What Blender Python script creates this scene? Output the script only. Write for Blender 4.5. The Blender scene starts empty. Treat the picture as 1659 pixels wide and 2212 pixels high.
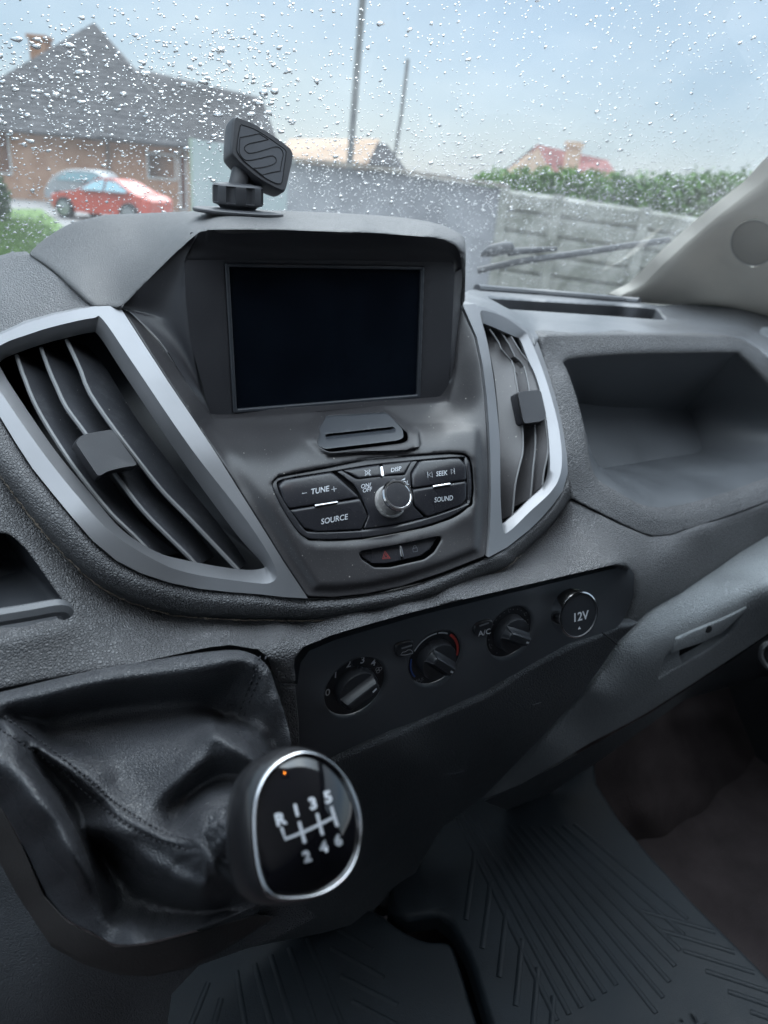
import bpy, math, random
import numpy as np
from mathutils import Vector
from mathutils.geometry import delaunay_2d_cdt
random.seed(7); rng = np.random.default_rng(7)
sc = bpy.context.scene

# ------------------------------------------------------------------ camera
f_px = 1600.; CX = 829.5; CY = 1106.; CZ = 1.95
psi, th, ro = math.radians(30.3), math.radians(24.1), math.radians(5.0)
cF = np.array([math.sin(psi)*math.cos(th), math.cos(psi)*math.cos(th), -math.sin(th)])
r0 = np.array([math.cos(psi), -math.sin(psi), 0]); u0 = np.cross(r0, cF)
cR = r0*math.cos(ro)+u0*math.sin(ro); cU = -r0*math.sin(ro)+u0*math.cos(ro)
C0 = np.array([0, 0, CZ])
cam_d = bpy.data.cameras.new("camera"); cam = bpy.data.objects.new("camera", cam_d)
sc.collection.objects.link(cam); sc.camera = cam
cam_d.sensor_fit = 'VERTICAL'; cam_d.sensor_height = 34.67; cam_d.sensor_width = 26.0
cam_d.lens = f_px/2212*34.67
cam_d.clip_start = 0.02; cam_d.clip_end = 3000
from mathutils import Matrix
cam.matrix_world = Matrix(((cR[0], cU[0], -cF[0], 0), (cR[1], cU[1], -cF[1], 0), (cR[2], cU[2], -cF[2], CZ), (0, 0, 0, 1)))
cam_d.dof.use_dof = True; cam_d.dof.focus_distance = 0.62
cam_d.dof.aperture_fstop = cam_d.lens/4.1

# ------------------------------------------------------------------ sky, sun, exposure
EL, ROT = math.radians(42), math.radians(25)
w = bpy.data.worlds.new("World"); sc.world = w; w.use_nodes = True
nt = w.node_tree; N = nt.nodes; L = nt.links; N.clear()
out = N.new('ShaderNodeOutputWorld'); bg = N.new('ShaderNodeBackground'); bg.inputs[1].default_value = 0.12
sky = N.new('ShaderNodeTexSky'); sky.sky_type = 'NISHITA'; sky.sun_disc = False
sky.sun_elevation = EL; sky.sun_rotation = ROT
tc = N.new('ShaderNodeTexCoord'); sep = N.new('ShaderNodeSeparateXYZ'); L.new(tc.outputs['Generated'], sep.inputs[0])
mp = N.new('ShaderNodeMapping'); mp.inputs['Scale'].default_value = (1.6, 1.6, 4.5); L.new(tc.outputs['Generated'], mp.inputs[0])
nz = N.new('ShaderNodeTexNoise'); nz.inputs['Scale'].default_value = 1.5; nz.inputs['Detail'].default_value = 6; nz.inputs['Roughness'].default_value = .55
L.new(mp.outputs[0], nz.inputs[0])
cr1 = N.new('ShaderNodeValToRGB'); cr1.color_ramp.elements[0].position = .36; cr1.color_ramp.elements[1].position = .66
cr1.color_ramp.elements[0].color = (1.05, 1.54, 2.06, 1); cr1.color_ramp.elements[1].color = (1.68, 2.06, 2.38, 1)
L.new(nz.outputs[0], cr1.inputs[0])
zr = N.new('ShaderNodeMapRange'); zr.inputs[1].default_value = 0.44; zr.inputs[2].default_value = 0.9; zr.inputs[3].default_value = 1.0; zr.inputs[4].default_value = 8.6
L.new(sep.outputs[2], zr.inputs[0])
mul = N.new('ShaderNodeVectorMath'); mul.operation = 'SCALE'; L.new(cr1.outputs[0], mul.inputs[0]); L.new(zr.outputs[0], mul.inputs['Scale'])
mx = N.new('ShaderNodeMix'); mx.data_type = 'RGBA'; mx.inputs[0].default_value = .9
mz = N.new('ShaderNodeMix'); mz.data_type = 'RGBA'; zz = N.new('ShaderNodeMapRange'); zz.inputs[1].default_value = .25; zz.inputs[2].default_value = .6; L.new(sep.outputs[2], zz.inputs[0])
hs_ = N.new('ShaderNodeHueSaturation'); hs_.inputs['Saturation'].default_value = .5; L.new(mul.outputs[0], hs_.inputs['Color'])
L.new(zz.outputs[0], mz.inputs[0]); L.new(mul.outputs[0], mz.inputs[6]); L.new(hs_.outputs[0], mz.inputs[7])
L.new(sky.outputs[0], mx.inputs[6]); L.new(mz.outputs[2], mx.inputs[7])
L.new(mx.outputs[2], bg.inputs[0]); L.new(bg.outputs[0], out.inputs[0])
sd = bpy.data.lights.new("sun", 'SUN'); sd.energy = .8; sd.angle = math.radians(40); sd.color = (.95, .98, 1)
sun = bpy.data.objects.new("sun", sd); sc.collection.objects.link(sun)
sdir = Vector((math.sin(ROT)*math.cos(EL), math.cos(ROT)*math.cos(EL), math.sin(EL)))
sun.rotation_euler = (-sdir).to_track_quat('-Z', 'Y').to_euler(); sun.location = (0, 0, 30)
sc.view_settings.view_transform = 'Standard'; sc.view_settings.look = 'None'
sc.view_settings.gamma = 1; sc.view_settings.use_curve_mapping = False
sc.view_settings.exposure = 1.33
sc.cycles.use_denoising = True; sc.cycles.max_bounces = 8; sc.cycles.transparent_max_bounces = 16
sc.cycles.sample_clamp_indirect = 6.0; sc.cycles.blur_glossy = 1.0

# ------------------------------------------------------------------ geometry helpers
def rays(p):
    p = np.atleast_2d(np.asarray(p, float))
    return cF+np.outer((p[:, 0]-CX)/f_px, cR)-np.outer((p[:, 1]-CY)/f_px, cU)
def atY(x, y, Y): d = rays((x, y))[0]; return C0+d*Y/d[1]
def atZ(x, y, Z): d = rays((x, y))[0]; return C0+d*(Z-CZ)/d[2]
H = np.array([math.sin(psi), math.cos(psi), 0])
def atD(x, y, D): d = rays((x, y))[0]; return C0+d*D/(d@H)          # at a horizontal distance from the camera
def projp(P):
    v = np.atleast_2d(P)-C0; z = v@cF
    return np.c_[CX+f_px*(v@cR)/z, CY-f_px*(v@cU)/z]
def Yz(x, y, z): return atZ(x, y, z)[1]

class Field:
    """a smooth surface through measured points (sight line + forward distance Y, or depth t)"""
    def __init__(s, pts, mode='Y', lam=1e-4):
        a = np.array(pts, float); s.p = a[:, :2]/500; s.mode = mode; n = len(a)
        K = s.k(np.linalg.norm(s.p[:, None]-s.p[None], axis=2))+np.eye(n)*lam
        Pm = np.c_[np.ones(n), s.p]; A = np.block([[K, Pm], [Pm.T, np.zeros((3, 3))]])
        s.w = np.linalg.solve(A, np.r_[a[:, 2], 0, 0, 0])
    @staticmethod
    def k(r): return np.where(r > 0, r*r*np.log(np.maximum(r, 1e-9)), 0)
    def val(s, q):
        q = np.atleast_2d(q)[:, :2]/500
        return s.k(np.linalg.norm(q[:, None]-s.p[None], axis=2))@s.w[:-3]+np.c_[np.ones(len(q)), q]@s.w[-3:]
    def __call__(s, q):
        d = rays(q); v = s.val(q)
        return C0+d*(v/d[:, 1])[:, None] if s.mode == 'Y' else C0+d*v[:, None]
class Plane:
    def __init__(s, p, n): s.p = np.array(p, float); s.n = np.array(n, float); s.n /= np.linalg.norm(s.n)
    def __call__(s, q):
        d = rays(q); return C0+d*(((s.p-C0)@s.n)/(d@s.n))[:, None]
class Shift:
    def __init__(s, S, v): s.S = S; s.v = np.array(v, float)
    def __call__(s, q): return s.S(q)+s.v

def cr(pts, n=8, closed=False):
    a = np.array(pts, float); m = len(a); o = []
    segs = m if closed else m-1
    for i in range(segs):
        if closed: p0, p1, p2, p3 = a[(i-1) % m], a[i], a[(i+1) % m], a[(i+2) % m]
        else: p0, p1, p2, p3 = a[max(i-1, 0)], a[i], a[i+1], a[min(i+2, m-1)]
        for k in range(n):
            t = k/n
            o.append(.5*((2*p1)+(-p0+p2)*t+(2*p0-5*p1+4*p2-p3)*t*t+(-p0+3*p1-3*p2+p3)*t**3))
    if not closed: o.append(a[-1])
    return np.array(o)
def rc(pts, r, k=4, closed=True):
    a = np.array(pts, float); m = len(a); o = []
    rr = r if hasattr(r, '__len__') else [r]*m
    for i in range(m):
        if not closed and i in (0, m-1): o.append(a[i]); continue
        p, c, q = a[i-1], a[i], a[(i+1) % m]
        l1, l2 = np.linalg.norm((p-c)[:2]), np.linalg.norm((q-c)[:2])
        s1 = c+(p-c)*min(rr[i]/l1, .48); s2 = c+(q-c)*min(rr[i]/l2, .48)
        for j in range(k+1):
            t = j/k; o.append((1-t)**2*s1+2*t*(1-t)*c+t*t*s2)
    return np.array(o)
def resamp(p, n=None, step=None, closed=False):
    p = np.array(p, float)
    if closed: p = np.vstack([p, p[:1]])
    d = np.r_[0, np.cumsum(np.linalg.norm(np.diff(p[:, :2], axis=0), axis=1))]
    if n is None: n = max(3, int(round(d[-1]/step))+1)
    t = np.linspace(0, d[-1], n+1 if closed else n)
    if closed: t = t[:-1]
    return np.c_[tuple(np.interp(t, d, p[:, i]) for i in range(p.shape[1]))]
def densify(p, step):
    """closed loop, keeps its corners"""
    o = []
    for i in range(len(p)):
        a, b = p[i], p[(i+1) % len(p)]; k = max(1, int(np.linalg.norm(b-a)/step))
        for j in range(k): o.append(a+(b-a)*j/k)
    o = np.array(o); keep = [0]
    for i in range(1, len(o)):
        if np.linalg.norm(o[i]-o[keep[-1]]) > .25: keep.append(i)
    if np.linalg.norm(o[keep[-1]]-o[0]) < .25: keep.pop()
    return o[keep]
def inside(q, poly):
    x, y = q[:, 0], q[:, 1]; c = np.zeros(len(q), bool)
    for i in range(len(poly)):
        x1, y1 = poly[i-1]; x2, y2 = poly[i]
        if y1 == y2: continue
        c ^= ((y1 > y) != (y2 > y)) & (x < (x2-x1)*(y-y1)/(y2-y1)+x1)
    return c
def dist(q, poly):
    best = np.full(len(q), 1e9)
    for i in range(len(poly)):
        a = poly[i-1]; b = poly[i]; ab = b-a; l = ab@ab+1e-12
        t = np.clip(((q-a)@ab)/l, 0, 1); d = np.linalg.norm(q-a-t[:, None]*ab, axis=1); best = np.minimum(best, d)
    return best

class G:
    def __init__(s): s.V = []; s.F = []; s.M = []; s.n = 0
    def add(s, V, F, mi=0):
        V = np.asarray(V, float); s.V.append(V); s.F += [tuple(i+s.n for i in f) for f in F]; s.M += [mi]*len(F); s.n += len(V); return s
    def build(s, name, mats, parent=None, smooth=38, flip=True):
        if not isinstance(mats, (list, tuple)): mats = [mats]
        V = np.vstack(s.V); off = OFF.get(parent.name, np.zeros(3)) if parent else np.zeros(3)
        me = bpy.data.meshes.new(name); me.from_pydata((V-off).tolist(), [], s.F)
        for m in mats: me.materials.append(m)
        me.polygons.foreach_set('material_index', s.M); me.update()
        if smooth:
            me.shade_smooth()
            if smooth < 180: me.set_sharp_from_angle(angle=math.radians(smooth))
        o = bpy.data.objects.new(name, me); sc.collection.objects.link(o)
        if parent: o.parent = parent
        OFF[o.name] = off
        return o
OFF = {}
def thing(name, label, cat, loc=(0, 0, 0), group=None):
    o = bpy.data.objects.new(name, None); sc.collection.objects.link(o); o.location = loc
    o.empty_display_size = .05
    o['label'] = label; o['category'] = cat
    if group: o['group'] = group
    OFF[o.name] = np.array(loc, float); return o
def tag(o, label, cat, group=None):
    o['label'] = label; o['category'] = cat
    if group: o['group'] = group
    return o
def struct(o): o['kind'] = 'structure'; return o

def orient(V, F, ref=None):
    V = np.asarray(V); o = []
    for f in F:
        a, b, c = V[f[0]], V[f[1]], V[f[2]]; n = np.cross(b-a, c-a)
        o.append(tuple(f) if n@((C0 if ref is None else ref)-a) >= 0 else tuple(reversed(f)))
    return o
def panel(g, outline, S, holes=(), step=9, roll=(0, 0), hroll=None, skirt=0., hskirt=0., off=0., dv=(0, 1, 0), mi=0, bump=None, bstep=None, rmask=None):
    dv = np.array(dv, float); bs = bstep or step*.7
    loops = [densify(np.array(outline, float)[:, :2], bs)]+[densify(np.array(h, float)[:, :2], bs) for h in holes]
    pts = [l for l in loops]; edges = []; k = 0
    for l in loops: edges += [(k+i, k+(i+1) % len(l)) for i in range(len(l))]; k += len(l)
    lo, hi = loops[0].min(0), loops[0].max(0)
    gx, gy = np.meshgrid(np.arange(lo[0]+step*.37, hi[0], step), np.arange(lo[1]+step*.31, hi[1], step)); gx[::2] += step*.5
    q = [np.c_[gx.ravel(), gy.ravel()]]; q_r = []
    def dmin(p, which=None):
        d = np.full(len(p), 1e9)
        for j, l in enumerate(loops):
            if which is None or j in which: d = np.minimum(d, dist(p, l))
        return d
    def ins(p):
        m = inside(p, loops[0])
        for h in loops[1:]: m &= ~inside(p, h)
        return m
    hr = hroll or (0, 0)
    for j, l in enumerate(loops):
        r = (roll if j == 0 else hr)[0]
        if r <= 0: continue
        tg = np.roll(l, -1, 0)-np.roll(l, 1, 0); tg /= np.linalg.norm(tg, axis=1)[:, None]+1e-9; nn = np.c_[-tg[:, 1], tg[:, 0]]
        for fr in (.08, .25, .5, .75, 1.):
            for s_ in (1, -1):
                c = l+nn*s_*r*fr; m = ins(c); c = c[m]
                if len(c): c = c[dmin(c) > r*fr*.93]
                if len(c): q_r.append(c)
    rmax = max(roll[0], hr[0])
    qq = q[0]; qq = qq[ins(qq)]
    if len(qq): qq = qq[dmin(qq) > max(step*.45, rmax*1.05 if rmax < step*1.5 else step*.45)]
    P = np.vstack(pts+q_r+([qq] if len(qq) else []))
    nb = k
    if q_r:   # drop near duplicates
        key = {}; keepi = list(range(nb)); mn = max(.3, step*.12)
        for i in range(nb): key[(int(P[i, 0]//mn), int(P[i, 1]//mn))] = 1
        for i in range(nb, len(P)):
            kk = (int(P[i, 0]//mn), int(P[i, 1]//mn))
            if kk not in key: key[kk] = 1; keepi.append(i)
        P = P[keepi]
    res = delaunay_2d_cdt([Vector(p) for p in P.tolist()], edges, [], 0, 1e-4, True)
    V2 = np.array([tuple(v) for v in res[0]]); F = [tuple(t) for t in res[2]]
    cen = np.array([V2[list(t)].mean(0) for t in F]); m = ins(cen); F = [t for t, mm in zip(F, m) if mm]
    D = np.full(len(V2), 0.)
    def rf(d, rr):
        r, dep = rr
        if r <= 0: return 0*d
        u = np.clip(1-d/r, 0, 1); return dep*(1-np.sqrt(np.maximum(0, 1-u*u)))
    D += rf(dist(V2, loops[0]), roll)*(rmask(V2) if rmask else 1)
    for h in loops[1:]: D = np.maximum(D, rf(dist(V2, h), hr))
    V = S(V2)+dv*(off+D)[:, None]
    if bump is not None: V = V+dv*bump(V2)[:, None]
    g.add(V, orient(V, F), mi)
    for j, l in enumerate(loops):
        sk = skirt if j == 0 else hskirt
        if sk:
            dd = (roll if j == 0 else hr)[1] if (roll if j == 0 else hr)[0] > 0 else 0
            a = S(l)+dv*((off+dd*(rmask(l) if rmask and j == 0 else np.ones(len(l))))[:, None]); b = a+dv*sk; n = len(l)
            g.add(np.vstack([a, b]), [(i, (i+1) % n, n+(i+1) % n, n+i) for i in range(n)], mi)
    return g
def grid(g, R, mi=0, closed=False, flip=None):
    """R: array rows x cols x 3"""
    R = np.asarray(R); a, b = R.shape[:2]; V = R.reshape(-1, 3)
    F = [(i*b+j, i*b+(j+1) % b, (i+1)*b+(j+1) % b, (i+1)*b+j) for i in range(a-1) for j in range(b if closed else b-1)]
    c = V.mean(0)
    # one orientation for the whole grid (towards the camera)
    s = 0
    for f in F[::max(1, len(F)//40)]:
        n = np.cross(V[f[1]]-V[f[0]], V[f[3]]-V[f[0]]); s += np.sign(n@(C0-V[f[0]]))
    if s < 0: F = [tuple(reversed(f)) for f in F]
    g.add(V, F, mi); return g
def un(rows):
    """rows of (px,py,Y) -> 3D"""
    rows = np.asarray(rows, float); sh = rows.shape; q = rows.reshape(-1, 3); d = rays(q[:, :2])
    return (C0+d*(q[:, 2]/d[:, 1])[:, None]).reshape(sh[0], -1, 3)
def loft(g, rows, nu=6, nv=5, mi=0, closed=False, raw=False):
    """rows: control rows with the same number of (px,py,Y) controls (raw: xyz)"""
    R = np.array([cr(r, nu, closed) for r in rows]); C = np.array([cr(R[:, j], nv) for j in range(R.shape[1])]).transpose(1, 0, 2)
    grid(g, C if raw else un(C), mi, closed); return g
def wall(g, A, B, n=1, mi=0, closed=True):
    """surface between two 3D loops"""
    A = np.asarray(A); B = np.asarray(B); grid(g, [A+(B-A)*i/n for i in range(n+1)], mi, closed); return g
def cap(g, A, mi=0):
    A = np.asarray(A); c = A.mean(0); n = len(A); V = np.vstack([A, c]); F = [(i, (i+1) % n, n) for i in range(n)]
    g.add(V, orient(V, F), mi); return g
def tube(g, P, r, k=8, mi=0, closed=False, caps=True):
    P = np.asarray(P, float); n = len(P); rr = r if hasattr(r, '__len__') else [r]*n; V = []
    if closed: T = np.roll(P, -1, 0)-np.roll(P, 1, 0)
    else: T = np.gradient(P, axis=0)
    T /= np.linalg.norm(T, axis=1)[:, None]+1e-12
    ref = np.array([0, 0, 1.]) if abs(T[0][2]) < .9 else np.array([1., 0, 0]); a = np.cross(T[0], ref); a /= np.linalg.norm(a)
    for i in range(n):
        a = a-T[i]*(a@T[i]); a /= np.linalg.norm(a)+1e-12; b = np.cross(T[i], a)
        for j in range(k):
            t = 2*math.pi*j/k; V.append(P[i]+rr[i]*(a*math.cos(t)+b*math.sin(t)))
    F = [(i*k+j, i*k+(j+1) % k, ((i+1) % n)*k+(j+1) % k, ((i+1) % n)*k+j) for i in range(n if closed else n-1) for j in range(k)]
    if caps and not closed: F += [tuple(range(k))[::-1], tuple((n-1)*k+j for j in range(k))]
    g.add(V, F, mi); return g
def line(g, pts, S, r=.0006, off=0., dv=(0, 1, 0), mi=0, smooth=True, closed=False, k=5, step=5):
    p = cr(pts, 6, closed) if smooth else np.array(pts, float)
    p = resamp(p, step=step, closed=closed); return tube(g, S(p)+np.array(dv)*off, r, k, mi, closed)
def lathe(g, prof, c, ax=(0, 0, 1), k=32, mi=0, mod=None):
    ax = np.array(ax, float); ax /= np.linalg.norm(ax); ref = np.array([1., 0, 0]) if abs(ax[0]) < .8 else np.array([0, 1., 0])
    a = np.cross(ax, ref); a /= np.linalg.norm(a); b = np.cross(ax, a); R = []
    for (r, h) in prof:
        ring = []
        for j in range(k):
            t = 2*math.pi*j/k; rr = r*(mod(t, h) if mod else 1); ring.append(np.array(c)+ax*h+rr*(a*math.cos(t)+b*math.sin(t)))
        R.append(ring)
    V = np.array(R).reshape(-1, 3); F = [(i*k+j, i*k+(j+1) % k, (i+1)*k+(j+1) % k, (i+1)*k+j) for i in range(len(prof)-1) for j in range(k)]
    g.add(V, F, mi); return g
def box(g, lo, hi, mi=0, M=None):
    lo = np.array(lo, float); hi = np.array(hi, float)
    V = np.array([[(lo, hi)[i][0], (lo, hi)[j][1], (lo, hi)[k][2]] for i in (0, 1) for j in (0, 1) for k in (0, 1)])
    if M is not None: V = M(V)
    g.add(V, [(0, 1, 3, 2), (4, 6, 7, 5), (0, 4, 5, 1), (2, 3, 7, 6), (0, 2, 6, 4), (1, 5, 7, 3)], mi); return g
_tc = {}
def glyphs(s, bold=0.0):
    if (s, bold) in _tc: return _tc[(s, bold)]
    cu = bpy.data.curves.new('t', 'FONT'); cu.body = s; cu.size = 1; cu.align_x = 'CENTER'; cu.align_y = 'BOTTOM_BASELINE'
    cu.offset = bold; cu.resolution_u = 3
    o = bpy.data.objects.new('t', cu); sc.collection.objects.link(o)
    dg = bpy.context.evaluated_depsgraph_get(); me = bpy.data.meshes.new_from_object(o.evaluated_get(dg))
    V = np.array([v.co[:2] for v in me.vertices]); F = [tuple(p.vertices) for p in me.polygons]
    bpy.data.objects.remove(o); bpy.data.curves.remove(cu); bpy.data.meshes.remove(me)
    _tc[(s, bold)] = (V, F); return V, F
def text(g, s, c, ex, ey, S, off=-.0003, mi=1, bold=0.012, dv=(0, 1, 0)):
    """c: px of the baseline centre; ex, ey: px vectors of one em along and across the writing"""
    V, F = glyphs(s, bold)
    q = np.array(c, float)+np.outer(V[:, 0], ex)+np.outer(V[:, 1], ey)
    P = S(q)+np.array(dv)*off; g.add(P, orient(P, F), mi); return g
def shape2(g, pts, S, off=-.0003, mi=1, w=None, closed=True, smooth=False, dv=(0, 1, 0)):
    """a printed outline of width w (px) on a surface"""
    p = np.array(pts, float)
    if smooth: p = cr(p, 4, closed)
    n = len(p); t = np.roll(p, -1, 0)-np.roll(p, 1, 0)
    if not closed: t[0] = p[1]-p[0]; t[-1] = p[-1]-p[-2]
    t /= np.linalg.norm(t, axis=1)[:, None]+1e-9; nn = np.c_[-t[:, 1], t[:, 0]]*w/2
    P = S(np.vstack([p+nn, p-nn]))+np.array(dv)*off
    F = [(i, (i+1) % n, n+(i+1) % n, n+i) for i in range(n if closed else n-1)]
    g.add(P, orient(P, F), mi); return g

# ------------------------------------------------------------------ materials
def mat(name, col, rough=.5, metal=0., grain=None, gs=.3, mott=0., dust=0., spec=.5, coat=0., noise_b=0., nb_s=400, dustcol=(.35, .33, .3), wear=None, vor=1.0):
    m = bpy.data.materials.new(name); m.use_nodes = True; t = m.node_tree; n = t.nodes; l = t.links
    b = n['Principled BSDF']; b.inputs['Base Color'].default_value = (*col, 1); b.inputs['Roughness'].default_value = rough
    b.inputs['Metallic'].default_value = metal; b.inputs['Specular IOR Level'].default_value = spec; b.inputs['Coat Weight'].default_value = coat
    b.inputs['Coat Roughness'].default_value = .05
    tcx = n.new('ShaderNodeTexCoord'); co = tcx.outputs['Object']
    nrm = None
    if mott or dust or wear:
        a = n.new('ShaderNodeTexNoise'); a.inputs['Scale'].default_value = 14; a.inputs['Detail'].default_value = 5; l.new(co, a.inputs[0])
        mr = n.new('ShaderNodeMapRange'); mr.inputs[1].default_value = .3; mr.inputs[2].default_value = .7
        mr.inputs[3].default_value = 1-mott; mr.inputs[4].default_value = 1+mott; l.new(a.outputs[0], mr.inputs[0])
        mm = n.new('ShaderNodeVectorMath'); mm.operation = 'SCALE'; mm.inputs[0].default_value = col; l.new(mr.outputs[0], mm.inputs['Scale'])
        last = mm.outputs[0]
        rr = n.new('ShaderNodeMapRange'); rr.inputs[1].default_value = .3; rr.inputs[2].default_value = .7
        rr.inputs[3].default_value = max(.03, rough-.08); rr.inputs[4].default_value = min(1, rough+.08); l.new(a.outputs[0], rr.inputs[0]); l.new(rr.outputs[0], b.inputs['Roughness'])
        if dust:
            v = n.new('ShaderNodeTexVoronoi'); v.inputs['Scale'].default_value = 170; l.new(co, v.inputs[0])
            sz = n.new('ShaderNodeMath'); sz.operation = 'MULTIPLY'; sz.inputs[1].default_value = .12*dust
            sc_ = n.new('ShaderNodeSeparateColor'); l.new(v.outputs['Color'], sc_.inputs[0])
            p = n.new('ShaderNodeMath'); p.operation = 'POWER'; p.inputs[1].default_value = 3; l.new(sc_.outputs[0], p.inputs[0]); l.new(p.outputs[0], sz.inputs[0])
            lt = n.new('ShaderNodeMath'); lt.operation = 'LESS_THAN'; l.new(v.outputs['Distance'], lt.inputs[0]); l.new(sz.outputs[0], lt.inputs[1])
            # fine film of dust
            a2 = n.new('ShaderNodeTexNoise'); a2.inputs['Scale'].default_value = 900; a2.inputs['Detail'].default_value = 2; l.new(co, a2.inputs[0])
            f2 = n.new('ShaderNodeMapRange'); f2.inputs[1].default_value = .62; f2.inputs[2].default_value = .8; f2.inputs[4].default_value = .22*dust; l.new(a2.outputs[0], f2.inputs[0])
            ad = n.new('ShaderNodeMath'); ad.operation = 'MAXIMUM'; l.new(lt.outputs[0], ad.inputs[0]); l.new(f2.outputs[0], ad.inputs[1])
            mx = n.new('ShaderNodeMix'); mx.data_type = 'RGBA'; l.new(ad.outputs[0], mx.inputs[0]); l.new(last, mx.inputs[6]); mx.inputs[7].default_value = (*dustcol, 1); last = mx.outputs[2]
        if wear:
            a3 = n.new('ShaderNodeTexNoise'); a3.inputs['Scale'].default_value = 60; a3.inputs['Detail'].default_value = 8; a3.inputs['Roughness'].default_value = .7; l.new(co, a3.inputs[0])
            f3 = n.new('ShaderNodeMapRange'); f3.inputs[1].default_value = .52; f3.inputs[2].default_value = .72; f3.inputs[4].default_value = wear[1]; l.new(a3.outputs[0], f3.inputs[0])
            mx = n.new('ShaderNodeMix'); mx.data_type = 'RGBA'; l.new(f3.outputs[0], mx.inputs[0]); l.new(last, mx.inputs[6]); mx.inputs[7].default_value = (*wear[0], 1); last = mx.outputs[2]
        l.new(last, b.inputs['Base Color'])
    def bumpn(h, st, d, prev):
        bm = n.new('ShaderNodeBump'); bm.inputs['Strength'].default_value = st; bm.inputs['Distance'].default_value = d; l.new(h, bm.inputs['Height'])
        if prev: l.new(prev, bm.inputs['Normal'])
        return bm.outputs[0]
    if grain:
        # leather-like grain: warped cells with rounded tops
        wn = n.new('ShaderNodeTexNoise'); wn.inputs['Scale'].default_value = grain*.35; wn.inputs['Detail'].default_value = 3; l.new(co, wn.inputs[0])
        sv = n.new('ShaderNodeVectorMath'); sv.operation = 'SCALE'; sv.inputs['Scale'].default_value = 1.6/grain; l.new(wn.outputs['Color'], sv.inputs[0])
        av = n.new('ShaderNodeVectorMath'); l.new(co, av.inputs[0]); l.new(sv.outputs[0], av.inputs[1])
        vo = n.new('ShaderNodeTexVoronoi'); vo.feature = 'DISTANCE_TO_EDGE'; vo.inputs['Scale'].default_value = grain; l.new(av.outputs[0], vo.inputs[0])
        r1 = n.new('ShaderNodeMapRange'); r1.interpolation_type = 'SMOOTHSTEP'; r1.inputs[1].default_value = 0; r1.inputs[2].default_value = .28; l.new(vo.outputs['Distance'], r1.inputs[0])
        nrm = bumpn(r1.outputs[0], gs, .6/grain, nrm)
    if noise_b:
        a = n.new('ShaderNodeTexNoise'); a.inputs['Scale'].default_value = nb_s; a.inputs['Detail'].default_value = 3; l.new(co, a.inputs[0])
        nrm = bumpn(a.outputs[0], noise_b, .5/nb_s, nrm)
    if nrm: l.new(nrm, b.inputs['Normal'])
    return m
GREY = (.105, .108, .118)
M = {}
M['pad'] = mat('grained_grey_plastic', (.097, .096, .100), .42, grain=430, gs=.72, mott=.14, dust=.6)
M['tray'] = mat('tray_plastic', (.075, .08, .088), .5, mott=.15, dust=.5, noise_b=.35, nb_s=1500)
M['padsm'] = mat('satin_grey_plastic', (.115, .118, .126), .42, mott=.12, dust=.5, noise_b=.35, nb_s=1500)
M['hood'] = mat('hood_plastic', (.085, .085, .088), .46, mott=.15, dust=.7, grain=900, gs=.7)
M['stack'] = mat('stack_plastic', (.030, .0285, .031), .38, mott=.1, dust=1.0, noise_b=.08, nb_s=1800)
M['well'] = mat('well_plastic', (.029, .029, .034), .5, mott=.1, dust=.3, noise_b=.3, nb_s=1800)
M['silver'] = mat('silver_trim', (.235, .235, .245), .40, metal=.6, mott=.03, dust=.2, noise_b=.06, nb_s=2500, dustcol=(.5, .5, .52))
M['slat'] = mat('slat_plastic', (.05, .052, .06), .45, mott=.2, dust=1.2, noise_b=.3, nb_s=1200, wear=((.16, .16, .17), .35))
M['slat2'] = mat('slat_grey_plastic', (.105, .10, .103), .5, mott=.15, dust=1.2, noise_b=.3, nb_s=1200)
M['black'] = mat('black_void', (.006, .006, .008), .8)
M['screen'] = mat('screen_glass', (.004, .006, .01), .12, mott=.3, spec=.35)
M['frame'] = mat('screen_frame', (.04, .044, .052), .38)
M['button'] = mat('button_plastic', (.022, .022, .027), .28, dust=.8, mott=.1)
M['buttong'] = mat('button_ring', (.03, .03, .035), .3, dust=.8, mott=.1)
M['print'] = mat('white_print', (.62, .64, .68), .5)
M['dimprint'] = mat('grey_print', (.22, .23, .25), .5)
M['red'] = mat('red_print', (.55, .07, .06), .5)
M['blue'] = mat('blue_print', (.05, .12, .4), .5)
M['chrome'] = mat('chrome', (.75, .75, .77), .14, metal=1)
M['knurl'] = mat('knurled_metal', (.55, .53, .52), .3, metal=1, grain=900, gs=1.0)
M['clim'] = mat('climate_plastic', (.092, .100, .112), .45, mott=.1, dust=.4, noise_b=.3, nb_s=1800)
M['clim2'] = mat('lower_console_plastic', (.070, .076, .084), .47, grain=450, gs=.8, mott=.15, dust=.3)
M['dial'] = mat('dial_plastic', (.028, .030, .035), .33, dust=.4, mott=.1)
M['leather'] = mat('gaiter_leather', (.040, .041, .046), .29, grain=600, gs=.45, mott=.12, dust=.5)
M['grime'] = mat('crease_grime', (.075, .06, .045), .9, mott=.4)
M['slatedge'] = mat('slat_edge', (.20, .20, .205), .5, mott=.3, noise_b=.3, nb_s=1200)  # lighter rim: dust, plus caught light put into the colour
M['grilled'] = mat('grille_shadow', (.36, .34, .31), .7)
M['stitch'] = mat('stitch', (.02, .02, .025), .7)
M['gloss'] = mat('gloss_black', (.006, .006, .008), .05, coat=1)
M['knobl'] = mat('knob_leather', (.015, .015, .017), .3, coat=.6, noise_b=.4, nb_s=1500)
M['glove'] = mat('glovebox_plastic', (.25, .265, .275), .45, grain=430, gs=.8, mott=.1, dust=.3)
M['beige'] = mat('beige_trim', (.85, .79, .70), .6, mott=.04, noise_b=.2, nb_s=900)
M['beige2'] = mat('beige_grille', (.62, .59, .55), .6)
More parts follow.
